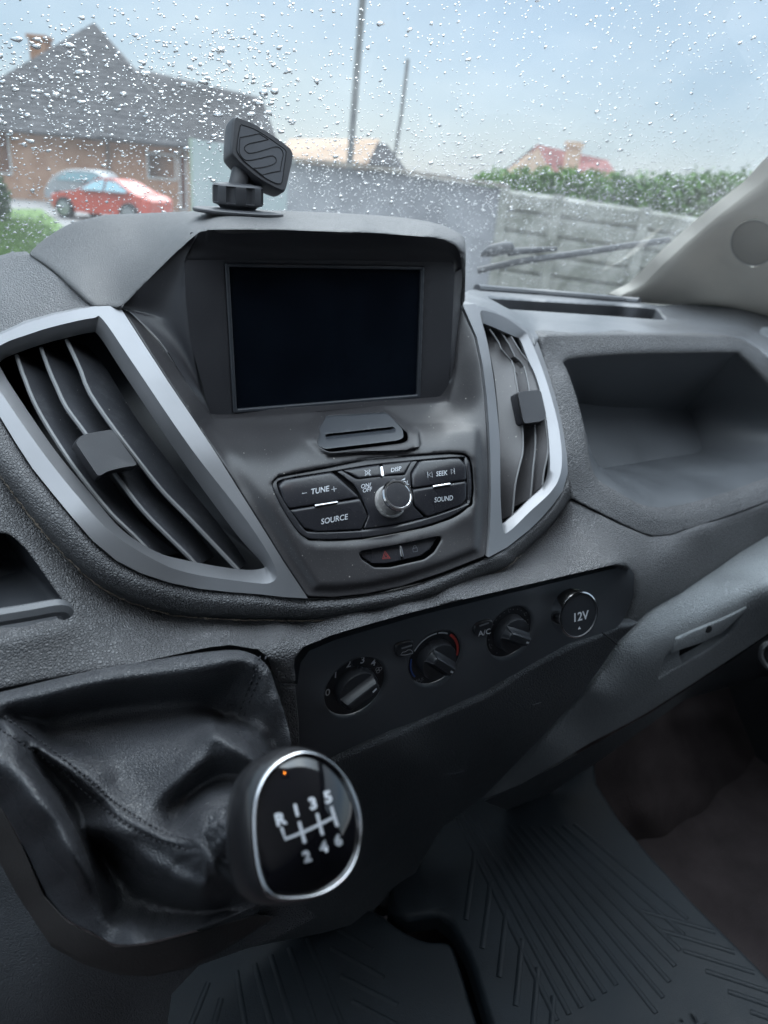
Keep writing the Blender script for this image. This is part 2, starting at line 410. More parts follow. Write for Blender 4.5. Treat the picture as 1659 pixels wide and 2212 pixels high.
M['rubber'] = mat('mat_rubber', (.009, .013, .017), .57, spec=.3, noise_b=.5, nb_s=700, mott=.2)
M['carpet'] = mat('carpet', (.045, .037, .038), .95, spec=.08, noise_b=1, nb_s=500, mott=.3)
M['sill'] = mat('sill_plastic', (.13, .11, .10), .6, mott=.3)
M['headliner'] = mat('headliner', (.42, .41, .4), .9)
M['cabdark'] = mat('cab_panel', (.03, .03, .032), .8, spec=.2)
M['mount'] = mat('mount_rubber', (.045, .046, .052), .48, noise_b=.2, nb_s=1500, mott=.1, dust=.3)
M['mountg'] = mat('mount_emblem', (.07, .074, .085), .42, mott=.2)
M['wiper'] = mat('wiper_rubber', (.02, .022, .026), .5)
def glassy():
    m = bpy.data.materials.new('windscreen_glass'); m.use_nodes = True; t = m.node_tree; n = t.nodes; l = t.links; n.clear()
    o = n.new('ShaderNodeOutputMaterial'); tr = n.new('ShaderNodeBsdfTransparent'); tr.inputs[0].default_value = (.93, .965, .97, 1)
    # thin film of drizzle on the pane: scatters a little light, in runs down the slope
    tcx = n.new('ShaderNodeTexCoord'); mpp = n.new('ShaderNodeMapping'); mpp.inputs['Scale'].default_value = (9, 4, 4); l.new(tcx.outputs['Object'], mpp.inputs[0])
    nz_ = n.new('ShaderNodeTexNoise'); nz_.inputs['Scale'].default_value = 1; nz_.inputs['Detail'].default_value = 5; l.new(mpp.outputs[0], nz_.inputs[0])
    mrr = n.new('ShaderNodeMapRange'); mrr.inputs[1].default_value = .35; mrr.inputs[2].default_value = .7; mrr.inputs[3].default_value = .025; mrr.inputs[4].default_value = .06; l.new(nz_.outputs[0], mrr.inputs[0])
    tl = n.new('ShaderNodeBsdfTranslucent'); tl.inputs[0].default_value = (.85, .87, .88, 1); mx0 = n.new('ShaderNodeMixShader'); l.new(mrr.outputs[0], mx0.inputs[0]); l.new(tr.outputs[0], mx0.inputs[1]); l.new(tl.outputs[0], mx0.inputs[2])
    gl = n.new('ShaderNodeBsdfGlossy'); gl.inputs['Roughness'].default_value = .02; fr = n.new('ShaderNodeFresnel'); fr.inputs[0].default_value = 1.45
    mxs = n.new('ShaderNodeMixShader'); l.new(fr.outputs[0], mxs.inputs[0]); l.new(mx0.outputs[0], mxs.inputs[1]); l.new(gl.outputs[0], mxs.inputs[2]); l.new(mxs.outputs[0], o.inputs[0]); return m
M['glass'] = glassy()
def water():
    m = bpy.data.materials.new('rain_water'); m.use_nodes = True; t = m.node_tree; n = t.nodes; l = t.links; n.clear()
    o = n.new('ShaderNodeOutputMaterial'); g_ = n.new('ShaderNodeBsdfGlass'); g_.inputs['IOR'].default_value = 1.33; g_.inputs['Roughness'].default_value = 0.0
    l.new(g_.outputs[0], o.inputs[0]); return m
M['water'] = water()
# ================================================================== OUTSIDE
def omat(name, c1, c2, s=3., rough=.8, detail=6, bump=0., fr=None):
    m = bpy.data.materials.new(name); m.use_nodes = True; t = m.node_tree; n = t.nodes; l = t.links; b = n['Principled BSDF']
    tcx = n.new('ShaderNodeTexCoord'); a = n.new('ShaderNodeTexNoise'); a.inputs['Scale'].default_value = s; a.inputs['Detail'].default_value = detail; a.inputs['Roughness'].default_value = .65
    l.new(tcx.outputs['Object'], a.inputs[0]); r = n.new('ShaderNodeValToRGB'); r.color_ramp.elements[0].position = .35; r.color_ramp.elements[1].position = .65
    r.color_ramp.elements[0].color = (*c1, 1); r.color_ramp.elements[1].color = (*c2, 1); l.new(a.outputs[0], r.inputs[0]); l.new(r.outputs[0], b.inputs['Base Color'])
    b.inputs['Roughness'].default_value = rough
    if bump:
        bm = n.new('ShaderNodeBump'); bm.inputs['Strength'].default_value = bump; bm.inputs['Distance'].default_value = .02; l.new(a.outputs[0], bm.inputs['Height']); l.new(bm.outputs[0], b.inputs['Normal'])
    return m
O = {}
O['ground'] = omat('ground_gravel', (.16, .155, .15), (.26, .25, .24), 1.2)
O['grass'] = omat('grass', (.05, .11, .02), (.13, .22, .05), 5)
O['slate'] = omat('roof_slate', (.034, .033, .036), (.085, .080, .082), 2.5)
O['brick'] = omat('house_brick', (.30, .155, .09), (.44, .26, .17), 1.2)
O['darkwin'] = mat('window_dark', (.03, .04, .05), .15)
O['wframe'] = mat('window_frame', (.5, .5, .48), .5)
O['door'] = mat('brown_door', (.2, .05, .04), .5)
O['wall'] = omat('smooth_wall', (.2, .2, .215), (.34, .34, .355), .6)
O['conc'] = omat('mossy_concrete', (.15, .155, .12), (.42, .41, .37), 2.2)
O['hedge'] = omat('hedge_leaves', (.05, .13, .02), (.13, .26, .05), 3)
O['redroof'] = omat('red_roof', (.17, .06, .055), (.26, .1, .09), 2)
O['cream'] = omat('cream_render', (.6, .42, .3), (.68, .5, .38), 1)
O['pole'] = omat('pole_wood', (.14, .14, .14), (.22, .22, .21), 4)
O['carred'] = mat('red_paint', (.46, .065, .035), .4, coat=.3)
O['tyre'] = mat('tyre', (.02, .02, .02), .8)
O['rim'] = mat('rim', (.4, .4, .42), .35, metal=.8)
O['carglass'] = mat('car_glass', (.25, .4, .45), .1)
O['white'] = mat('white_paint', (.3, .31, .32), .35)

g = G(); n_ = 40
xs = np.linspace(-1500, 1500, n_+1)
V = [(x, y, 0) for y in xs for x in xs]; g.add(V, [(j*(n_+1)+i, j*(n_+1)+i+1, (j+1)*(n_+1)+i+1, (j+1)*(n_+1)+i) for j in range(n_) for i in range(n_)])
struct(g.build('ground', O['ground'], None, 0))
# grass verge beside the house
def leaf_mass(g, lo, hi, num, s, mi=0, M_=None, lump=.25):
    lo = np.array(lo, float); hi = np.array(hi, float); P = lo+(hi-lo)*rng.random((num, 3))
    a = rng.normal(size=(num, 3)); a /= np.linalg.norm(a, axis=1)[:, None]; b = np.cross(a, rng.normal(size=(num, 3))); b /= np.linalg.norm(b, axis=1)[:, None]
    ss = s*(.5+rng.random((num, 1))); V = np.stack([P-a*ss, P+b*ss*.5, P+a*ss, P-b*ss*.5], 1).reshape(-1, 3)
    if M_ is not None: V = M_(V)
    g.add(V, [(4*i, 4*i+1, 4*i+2, 4*i+3) for i in range(num)], mi)
gq = np.array([atZ(-500, 445, 0), atZ(-500, 640, 0), atZ(60, 640, 0), atZ(180, 560, 0), atZ(150, 500, 0), atZ(90, 452, 0)])
g = G(); c_ = gq.mean(0)
P = gq[rng.integers(0, len(gq), 9000)]; i2 = rng.integers(0, len(gq), 9000)
Wt = rng.dirichlet(np.ones(len(gq)), 9000); P = Wt@gq
nb = len(P); ang = rng.random(nb)*6.28; hh = .05+.07*rng.random(nb); dx = np.c_[np.cos(ang), np.sin(ang), 0*ang]*.03
tip = P+np.c_[rng.normal(0, .03, nb), rng.normal(0, .03, nb), hh]
V = np.stack([P-dx, P+dx, tip], 1).reshape(-1, 3); g.add(V, [(3*i, 3*i+1, 3*i+2) for i in range(nb)])
base = gq.copy(); base[:, 2] = .006; g.add(base, [tuple(range(len(gq)))])
o = g.build('grass', O['grass'], None, 0); o['kind'] = 'stuff'; o['label'] = 'bright green grass verge in front of the red car'; o['category'] = 'grass'

def poly(g, pts, mi=0): g.add(np.array(pts), [tuple(range(len(pts)))], mi)
def pxp(l): return [atD(*p) for p in l]
def drop(p, z=0.): q = np.array(p, float); q[2] = z; return q
def atH(x, y, D): return atD(x, y, D*1.34)
# big slate-roofed house
hs = thing('slate_roof_house', 'brick house with a steep dark slate roof behind the red car', 'house', tuple(drop(atH(250, 400, 27))))
e0, e1 = atH(-160, 262, 24), atH(425, 316, 25); e2, e3 = atH(430, 300, 34), atH(-120, 262, 33); ap = atH(203, 48, 29)
e4 = atH(592, 334, 25.5); r1, r2 = atH(300, 148, 29.5), atH(566, 211, 30); e5 = atH(606, 322, 34)
ov = np.array([0, 0, -.12])
g = G()
g.add([e0, e1, e2, e3, ap], [(0, 1, 4), (1, 2, 4), (2, 3, 4), (3, 0, 4)])
m_ = atH(210, 291, 24.6)
g.add([m_, e4, r2, r1, e5, atH(300, 290, 34)], [(0, 1, 2, 3), (1, 4, 2), (3, 2, 4, 5)])
for a, b in ((e0, e1), (e1, e2), (m_, e4), (e4, e5), (e0, e3)): g.add([a, b, b+ov, a+ov], [(0, 1, 2, 3)])
# slate courses
def lerp(a, b, t): return a+(b-a)*t
for k in range(1, 22):
    t = k/22; a, b = lerp(e0, ap, t), lerp(e1, ap, t); tube(g, [a+np.array([0, 0, .01]), b+np.array([0, 0, .01])], .025, 4)
    if k < 18: t = k/18; a, b = lerp(m_, r1, t), lerp(e4, r2, t); tube(g, [a+np.array([0, 0, .01]), b+np.array([0, 0, .01])], .025, 4)
rf = g.build('roof', O['slate'], hs, 0)
g = G(); cb = atH(92, 150, 28.5)
hx = np.array([cR[0], cR[1], 0]); hx /= np.linalg.norm(hx); hy = H
def obox(g, c, w_, d_, z0, z1, mi=0):
    c = np.array(c); V = [[*(c[:2]+hx[:2]*sx*w_/2+hy[:2]*sy*d_/2), z] for z in (z0, z1) for sx, sy in ((-1, -1), (1, -1), (1, 1), (-1, 1))]
    g.add(V, [(0, 3, 2, 1), (4, 5, 6, 7), (0, 1, 5, 4), (1, 2, 6, 5), (2, 3, 7, 6), (3, 0, 4, 7)], mi)
zt = atH(92, 78, 28.5)[2]
obox(g, cb, .7, .7, 3.5, zt); obox(g, cb, .85, .85, zt-.15, zt-.003)
g.build('chimney', O['brick'], rf, 0)
w0, w1 = drop(e0)+H*.5, drop(e1)+H*.4; w2, w3 = drop(e2)-H*.4, drop(e3)-H*.4
w0 += hx*.4; w3 += hx*.4
g = G(); ze = min(e0[2], e1[2])+.02
for a, b in ((w0, w1), (w1, w2), (w2, w3), (w3, w0)):
    za = (e0 if a is w0 else e1 if a is w1 else e2 if a is w2 else e3)[2]; zb = (e0 if b is w0 else e1 if b is w1 else e2 if b is w2 else e3)[2]
    g.add([a, b, b*[1, 1, 0]+[0, 0, zb], a*[1, 1, 0]+[0, 0, za]], [(0, 1, 2, 3)])
x4 = drop(e4)+H*.3-hx*.3; x5 = drop(e5)-hx*.3-H*.4; x1 = w1+H*.9
for a, b, za, zb in ((x1, x4, e1[2], e4[2]), (x4, x5, e4[2], e5[2])): g.add([a, b, b+[0, 0, zb], a+[0, 0, za]], [(0, 1, 2, 3)])
g.build('wall', O['brick'], hs, 0)
def wallrect(pa, pb, xa, xb, z0, z1, off):
    """a rectangle on the wall pa-pb between two sight columns"""
    n = np.cross(pb-pa, [0, 0, 1.]); n /= np.linalg.norm(n)
    if n@(C0-pa) < 0: n = -n
    pl = Plane(pa+n*off, n); a = pl([(xa, 380)])[0]; b = pl([(xb, 380)])[0]
    return a, b, n
def opening(name, pa, pb, xa, xb, z0, z1, frame, pane, parent):
    a, b, n = wallrect(pa, pb, xa, xb, z0, z1, .03); g = G(); u = (b-a)/np.linalg.norm(b-a)
    def q(p, z): return np.array([p[0], p[1], z])
    t = .07
    for (p0, p1, za, zb) in ((a, b, z1-t, z1), (a, b, z0, z0+t), (a, a+u*t, z0+t, z1-t), (b-u*t, b, z0+t, z1-t)):
        c = [q(p0, za), q(p1, za), q(p1, zb), q(p0, zb)]; c2 = [x-n*.08 for x in c]
        g.add(c+c2, [(0, 1, 2, 3), (0, 4, 5, 1), (1, 5, 6, 2), (2, 6, 7, 3), (3, 7, 4, 0)])
    fo = g.build(name, frame, parent, 0)
    g = G(); c = [q(a+u*t, z0+t)-n*.03, q(b-u*t, z0+t)-n*.03, q(b-u*t, z1-t)-n*.03, q(a+u*t, z1-t)-n*.03]; c2 = [x-n*.02 for x in c]
    g.add(c+c2, [(0, 1, 2, 3), (7, 6, 5, 4)]); g.build('pane', pane, fo, 0); return fo
opening('window', w0, w1, 318, 382, 1.2, 2.2, O['wframe'], O['darkwin'], hs)
opening('window', w0, w1, -20, 28, .9, 2.7, O['wframe'], O['door'], hs)
opening('door', w0, w1, 386, 404, .05, 2.4, O['wframe'], O['door'], hs)
g = G(); pl = Plane(w0-H*.1, np.cross(w1-w0, [0, 0, 1.])); a = pl([(236, 380)])[0]
tube(g, [drop(a), drop(a, 2.9)], .055, 8); g.build('drainpipe', mat('pipe', (.12, .09, .07), .5), hs)

# red car ------------------------------------------------------------
carp = atZ(243, 477, 0); fd = hx*.97-H*.24; fd /= np.linalg.norm(fd); sdv = np.array([-fd[1], fd[0], 0]); 
if sdv@H < 0: sdv = -sdv
carL = 4.15
car = thing('parked_car', 'red coupe parked on the grass before the brick house', 'car', tuple(carp))
def CP(x, y, z): return carp+fd*x*.88+sdv*y*.95+np.array([0, 0, z*.95])
prof = [(-2.0, .42), (-2.03, .62), (-1.92, .72), (-1.2, .86), (-.85, .92), (-.15, 1.3), (.25, 1.36), (.75, 1.32), (1.45, 1.02), (1.85, .92), (2.06, .8), (2.1, .5), (2.0, .32), (1.0, .25), (-1.0, .25), (-1.9, .28)]
def section(s, y):
    o = []
    for x, z in prof:
        zz = z; xx = x; yy = y
        if z > .9: yy = y*(1-.30*(z-.9)/.46)
        o.append(CP(xx*s, yy, zz if z < .9 else z))
    return o
g = G(); secs = []
for s, y in ((.9, -.0), (.95, .05), (1, .14), (1, .35), (1, 1.35), (1, 1.6), (.95, 1.7), (.9, 1.75)):
    yy = y; secs.append(resamp(cr([np.r_[p] for p in np.array(section(s, y-.87))], 4, True), n=64, closed=True))
R_ = np.array(secs); V = R_.reshape(-1, 3); b_ = R_.shape[1]
F = [(i*b_+j, i*b_+(j+1) % b_, (i+1)*b_+(j+1) % b_, (i+1)*b_+j) for i in range(len(R_)-1) for j in range(b_)]
F += [tuple(range(b_)), tuple((len(R_)-1)*b_+j for j in range(b_))]
g.add(V, F); g.build('body', O['carred'], car, 40)
for wx in (-1.3, 1.28):
    for wy in (-.84, .84):
        c = CP(wx, wy, .33); g = G(); ax = sdv
        lathe(g, [(.0, -.1), (.22, -.1), (.30, -.1), (.33, -.07), (.33, .07), (.30, .1), (.0, .1)], c, ax, 24); wh = g.build('wheel', O['tyre'], car, 30)
        g = G(); s_ = -1 if wy < 0 else 1
        lathe(g, [(.205, .1*s_), (.215, .108*s_), (.19, .112*s_), (.05, .104*s_), (0, .115*s_)], c, ax, 20); g.build('rim', O['rim'], wh, 30)
def cwin(pts, y, name='window'):
    g = G(); f_ = []
    for x, z in pts: f_.append(CP(x, (y)*(1-.30*(z-.9)/.46), z))
    nrm_ = np.cross(f_[1]-f_[0], f_[2]-f_[0]); nrm_ /= np.linalg.norm(nrm_)
    if nrm_@(C0-f_[0]) < 0: nrm_ = -nrm_
    f_ = np.array(f_)+nrm_*.03; g.add(np.vstack([f_, f_-nrm_*.02]), [tuple(range(len(f_)))]+[(i, (i+1) % len(f_), len(f_)+(i+1) % len(f_), len(f_)+i) for i in range(len(f_))]); g.build(name, O['carglass'], car, 0)
cwin([(-.62, .94), (-.12, 1.24), (.2, 1.3), (.28, 1.29), (.28, .95)], -.90)
cwin([(.36, .95), (.36, 1.28), (.72, 1.26), (1.25, 1.02), (1.2, .96)], -.90)
g = G(); ws_ = [CP(-.9, -.62, .93), CP(-.9, .62, .93), CP(-.2, .5, 1.3), CP(-.2, -.5, 1.3)]; up = np.array([0, 0, .02]); g.add([p+up-fd*.02 for p in ws_], [(0, 1, 2, 3)]); g.build('windscreen', O['carglass'], car, 0)
g = G(); 
for yy in (-.62, .62): lathe(g, [(0, -.03), (.09, -.02), (.1, .02), (0, .05)], CP(-1.93, yy, .66), -fd, 12); 
hl = g
hl.V = hl.V[:1]; hl.F = hl.F[:len(hl.F)//2]; hl.M = hl.M[:len(hl.F)]; hl.build('headlight', O['white'], car)
g = G(); lathe(g, [(0, -.03), (.09, -.02), (.1, .02), (0, .05)], CP(-1.93, .62, .66), -fd, 12); g.build('headlight', O['white'], car)

# white van/car bonnet left of the red car
c2 = atZ(88, 462, 0)+H*4.5; g = G()
wc = thing('parked_car', 'white car half hidden behind the nose of the red coupe', 'car', tuple(c2))
prof2 = [(-1.4, .3), (-1.45, .7), (-1.2, 1.05), (-.6, 1.35), (.5, 1.38), (1.0, 1.0), (1.6, .85), (1.75, .6), (1.7, .3)]
R_ = np.array([resamp(cr([c2+hx*x*s+H*y+np.array([0, 0, z*(1 if s == 1 else .97)]) for x, z in prof2], 4, True), n=48, closed=True) for s, y in ((.93, -.8), (1, -.65), (1, .65), (.93, .8))])
b_ = R_.shape[1]; V = R_.reshape(-1, 3); F = [(i*b_+j, i*b_+(j+1) % b_, (i+1)*b_+(j+1) % b_, (i+1)*b_+j) for i in range(3) for j in range(b_)]+[tuple(range(b_))]
g.add(V, F); g.build('body', O['white'], wc, 40)
for wx in (-.95, 1.1):
    g = G(); lathe(g, [(0, -.1), (.28, -.1), (.31, -.06), (.31, .06), (.28, .1), (0, .1)], c2+hx*wx-H*.72+np.array([0, 0, .31]), H, 20); g.build('wheel', O['tyre'], wc, 30)
g = G(); pts_ = [(-1.0, .98), (-.55, 1.27), (.42, 1.29), (.8, 1.0)]; f_ = np.array([c2+hx*x-H*.84+np.array([0, 0, z]) for x, z in pts_])
g.add(np.vstack([f_, f_+H*.05]), [(0, 1, 2, 3), (0, 4, 5, 1), (1, 5, 6, 2), (2, 6, 7, 3), (3, 7, 4, 0)]); g.build('window', O['carglass'], wc, 0)
# bush at the far left
def bush(name, lab, cat, c, r, h, num, mname, trunk=True):
    t_ = thing(name, lab, cat, tuple(drop(c))); g = G()
    P = rng.normal(size=(num, 3)); P /= np.linalg.norm(P, axis=1)[:, None]; P *= (.55+.45*rng.random((num, 1)))*(1+.25*np.sin(P[:, :1]*5+P[:, 1:2]*4))
    P = drop(c)+P*[r, r, h/2]+[0, 0, h/2]; a = rng.normal(size=(num, 3)); a /= np.linalg.norm(a, axis=1)[:, None]; b = np.cross(a, rng.normal(size=(num, 3))); b /= np.linalg.norm(b, axis=1)[:, None]
    s = .08; V = np.stack([P-a*s, P+b*s*.5, P+a*s, P-b*s*.5], 1).reshape(-1, 3); g.add(V, [(4*i, 4*i+1, 4*i+2, 4*i+3) for i in range(num)]); g.build('foliage', mname, t_, 0)
    g = G(); 
    for k in range(4): tube(g, [drop(c)+[0, 0, 0], drop(c)+[rng.normal(0, r*.3), rng.normal(0, r*.3), h*.7]], [.03, .01], 6)
    g.build('stem', O['pole'], t_)
bush('shrub', 'dark green shrub at the left edge of the verge', 'shrub', atZ(-18, 478, 0), .55, 1.25, 2500, omat('shrub_leaves', (.02, .06, .015), (.05, .11, .03), 6))
# smooth wall and concrete panel fence
def flatwall(name, lab, cat, pts, thick, m, parent=None):
    """pts: (px, py_top, D) along the top"""
    g = G(); T = [atD(*p) for p in pts]
    for a, b in zip(T[:-1], T[1:]):
        n = np.cross(b-a, [0, 0, 1.]); n /= np.linalg.norm(n); n = -n*thick if n@(C0-a) > 0 else n*thick
        V = [drop(a, -.1), drop(b, -.1), b, a, drop(a, -.1)+n, drop(b, -.1)+n, b+n, a+n]
        g.add(V, [(0, 1, 2, 3), (4, 7, 6, 5), (3, 2, 6, 7), (0, 3, 7, 4), (1, 5, 6, 2)])
    o = g.build(name, m, parent, 0)
    if parent is None: tag(o, lab, cat)
    return o
sw = thing('garden_wall', 'long smooth grey rendered wall left of the panel fence', 'wall', tuple(drop(atD(800, 400, 14))))
flatwall('wall_face', '', '', [(622, 349, 16.2), (850, 374, 15), (1085, 408, 13.9)], .2, O['wall'], sw)
g = G(); T = [atD(x, y, d) for x, y, d in ((618, 346, 16.1), (850, 371, 14.95), (1087, 405, 13.85))]
for a, b in zip(T[:-1], T[1:]):
    n = -np.cross(b-a, [0, 0, 1.]); n /= np.linalg.norm(n); n = n if n@(C0-a) < 0 else -n
    V = [a-n*.04, b-n*.04, b+n*.26, a+n*.26]; V = V+[v+[0, 0, .06] for v in V]; g.add(V, [(0, 3, 2, 1), (4, 5, 6, 7), (0, 1, 5, 4), (1, 2, 6, 5), (2, 3, 7, 6), (3, 0, 4, 7)])
g.build('coping', omat('coping', (.2, .17, .15), (.36, .33, .28), 3), sw, 0)
o = flatwall('side_gate', 'tall pale blue grey sheet gate between the brick house and the grey wall', 'gate', [(413, 300, 23), (520, 318, 19.5), (632, 348, 17)], .06, omat('gate_sheet', (.34, .4, .4), (.42, .47, .47), .7))
o = flatwall('timber_post', 'pale green timber post at the house corner beside the gate', 'post', [(408, 298, 23), (420, 300, 22.9)], .12, omat('post_green', (.3, .36, .28), (.4, .45, .38), 2))

pf = thing('panel_fence', 'mossy precast concrete panel fence below the green hedge', 'fence', tuple(drop(atD(1300, 450, 13.3))))
fp = [(1090, 409, 13.9), (1205, 424, 13.6), (1392, 452, 13.2), (1590, 484, 12.8), (1810, 522, 12.4), (2040, 562, 12.0)]
FT = [atD(*p) for p in fp]
for a in FT:
    g = G(); b = drop(a, -.05); w_ = .075; V = []
    for z in (-.05, a[2]+.03): V += [[*(a[:2]+hx[:2]*sx*w_+hy[:2]*sy*w_), z] for sx, sy in ((-1, -1), (1, -1), (1, 1), (-1, 1))]
    V = np.array(V); V[:, :2] -= H[:2]*.07
    g.add(V, [(0, 3, 2, 1), (4, 5, 6, 7), (0, 1, 5, 4), (1, 2, 6, 5), (2, 3, 7, 6), (3, 0, 4, 7)]); g.build('post', O['conc'], pf, 0)
for a, b in zip(FT[:-1], FT[1:]):
    g = G(); nrows = 6
    for k in range(nrows):
        # bevelled horizontal boards
        za0, za1 = a[2]*k/nrows, a[2]*(k+1)/nrows; zb0, zb1 = b[2]*k/nrows, b[2]*(k+1)/nrows
        def q(p, z, o): return np.array([p[0]-H[0]*o, p[1]-H[1]*o, z])
        e = .05
        Ra = [q(a, za0, 0), q(a, za0+e, .07), q(a, za1-e, .07), q(a, za1, 0)]; Rb = [q(b, zb0, 0), q(b, zb0+e, .07), q(b, zb1-e, .07), q(b, zb1, 0)]
        grid(g, [Ra, Rb])
    V = [drop(a), drop(b), b, a]; V = V+[v+H*.05 for v in V]; g.add(V, [(4, 7, 6, 5), (3, 2, 6, 7)])
    g.build('board_panel', O['conc'], pf, 0)
# hedge
hd = thing('hedge', 'bright green clipped hedge rising above the concrete fence', 'hedge', tuple(drop(atD(1350, 420, 16))))
hp = [(1022, 392, 17), (1060, 372, 17), (1120, 366, 17), (1250, 372, 16.5), (1400, 383, 16), (1560, 374, 15.5), (1760, 385, 15), (2000, 430, 15)]
g = G(); T = np.array([atD(*p) for p in hp]); T = resamp(T[:, [0, 1, 2]], n=60)
num = 16000; i_ = rng.random(num)*(len(T)-1.001); i0 = i_.astype(int); fr_ = (i_-i0)[:, None]; B = T[i0]*(1-fr_)+T[i0+1]*fr_
zf = rng.random(num)**.6; P = B.copy(); P[:, 2] = B[:, 2]*zf+rng.normal(0, .05, num)+.12*np.sin(i_*1.9)*.3
P += H*((rng.random(num)-.1)*1.0)[:, None]*np.where(zf > .9, 1, 1)[:, None]
a = rng.normal(size=(num, 3)); a /= np.linalg.norm(a, axis=1)[:, None]; b = np.cross(a, rng.normal(size=(num, 3))); b /= np.linalg.norm(b, axis=1)[:, None]
s = .07; V = np.stack([P-a*s, P+b*s*.6, P+a*s, P-b*s*.6], 1).reshape(-1, 3); g.add(V, [(4*i, 4*i+1, 4*i+2, 4*i+3) for i in range(num)])
g.build('foliage', O['hedge'], hd, 0)
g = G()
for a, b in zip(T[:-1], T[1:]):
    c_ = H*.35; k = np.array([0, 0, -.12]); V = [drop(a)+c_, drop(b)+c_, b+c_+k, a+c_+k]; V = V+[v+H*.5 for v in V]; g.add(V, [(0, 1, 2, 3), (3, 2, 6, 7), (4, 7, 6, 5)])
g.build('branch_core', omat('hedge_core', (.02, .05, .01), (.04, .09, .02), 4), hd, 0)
# the house with the red roof
def house(name, lab, eL, eR, rL, rR, dback, m_roof, m_wall, chim=None, gable=None):
    h_ = thing(name, lab, 'house', tuple(drop((atD(*eL)+atD(*eR))/2+H*2)))
    a, b, c, d = atD(*eL), atD(*eR), atD(*rR), atD(*rL); e, f2 = b+H*dback, a+H*dback
    g = G(); g.add([a, b, c, d, e, f2], [(0, 1, 2, 3), (3, 2, 4, 5)])
    th_ = np.array([0, 0, -.15]); g.add([a, b, b+th_, a+th_], [(0, 1, 2, 3)]); r_ = g.build('roof', m_roof, h_, 0)
    g = G(); k = th_*.5; i_ = H*.3
    g.add([drop(a)+i_, drop(b)+i_, b+i_+k, a+i_+k, drop(e)-i_, e-i_+k, drop(f2)-i_, f2-i_+k, c+k*2, d+k*2], [(0, 1, 2, 3), (1, 4, 5, 8, 2), (6, 0, 3, 9, 7), (4, 6, 7, 5)]); g.build('wall', m_wall, h_, 0)
    if chim:
        g = G(); p = atD(*chim[:3]); obox(g, p, .7, .6, p[2]-1.8, p[2]); obox(g, p, .85, .75, p[2]-.2, p[2]+.05); g.build('chimney', m_wall, r_, 0)
    return h_
hr = house('red_roof_house', 'cream house with a red tiled roof and chimney above the hedge', (1118, 372, 40), (1345, 392, 43), (1160, 312, 43), (1312, 346, 46), 8, O['redroof'], O['cream'], (1241, 309, 42.5))
g = G(); a, b, c = atD(1105, 372, 39.5), atD(1190, 378, 39.5), atD(1163, 318, 39.5); g.add([a, b, c, drop(a), drop(b)], [(0, 1, 2), (3, 4, 1, 0)]); g.build('gable', O['cream'], hr, 0)
hb = house('terracotta_house', 'low terracotta house with a dark hipped roof beyond the grey wall', (600, 338, 45), (800, 352, 46), (625, 300, 46), (820, 300, 47), 8, O['cream'], O['cream'])
hb2 = house('dark_roof_shed', 'small shed with a dark roof end beside the terracotta house', (795, 352, 44), (878, 366, 44), (815, 308, 45), (836, 312, 45), 5, O['slate'], O['slate'])
# poles
def pole(pts, r, lab, arm=None):
    g = G(); P = [atD(*p) for p in pts]; b = P[-1]; P.append(drop(b+(b-P[0])/(P[0][2]-b[2])*b[2], -.1)); t_ = thing('utility_pole', lab, 'utility pole', tuple(drop(P[-1])), 'utility poles behind the wall')
    tube(g, np.array(P), r, 10); g.build('shaft', O['pole'], t_)
    if arm:
        g = G(); a = atD(*arm); tube(g, [a-hx*.7, a+hx*.7], .05, 6); g.build('crossarm', O['pole'], t_)
pole([(795, -160, 21), (783, 0, 21), (757, 335, 21)], .085, 'thick grey utility pole running out of the top of the view')
pole([(881, 128, 30), (868, 240, 30), (853, 335, 30)], .065, 'thinner shorter utility pole right of the thick one')
# ================================================================== CAB SHELL, WINDSCREEN
WN = np.array([0, .5845, .8114]); WP = np.array([0, 1.08, 1.79])       # windscreen plane through its base, rising towards the driver
WS = Plane(WP, WN)
g = G(); a = 0
def cabq(pts, mi=0): g.add(np.array(pts, float), [tuple(range(len(pts)))], mi)
X0, X1 = -.62, 1.22
box(g, (X0, -1.5, 2.42), (X1, .2, 2.46)); 
struct(g.build('cab_roof', M['headliner'], None, 0))
g = G(); box(g, (X0, -1.5, .9), (X1, -1.46, 2.42)); struct(g.build('cab_bulkhead', M['cabdark'], None, 0))
for nm, x in (('cab_side', X0-.04), ('cab_side', X1)):
    g = G(); box(g, (x, -1.46, .9), (x+.04, 1.3, 1.62)); box(g, (x, -1.46, 1.62), (x+.04, -1.2 if x < 0 else -.35, 2.42)); box(g, (x, -1.202 if x < 0 else -.352, 2.3), (x+.04, .35, 2.42))  # unseen left window opening, stretched back to let in more light
    struct(g.build(nm, M['cabdark'], None, 0))
g = G(); box(g, (X0, -1.46, .96), (X1, 1.3, 1.0)); struct(g.build('cab_floor', M['carpet'], None, 0))
g = G(); box(g, (X0, .86, 1.735), (X1, 1.22, 1.75)); struct(g.build('cab_light_block', M['black'], None, 0))  # unseen sheet, added to stop light leaking down behind the dash
g = G(); box(g, (X0, 1.22, 1.0), (X1, 1.26, 1.74)); struct(g.build('cab_firewall', M['black'], None, 0))
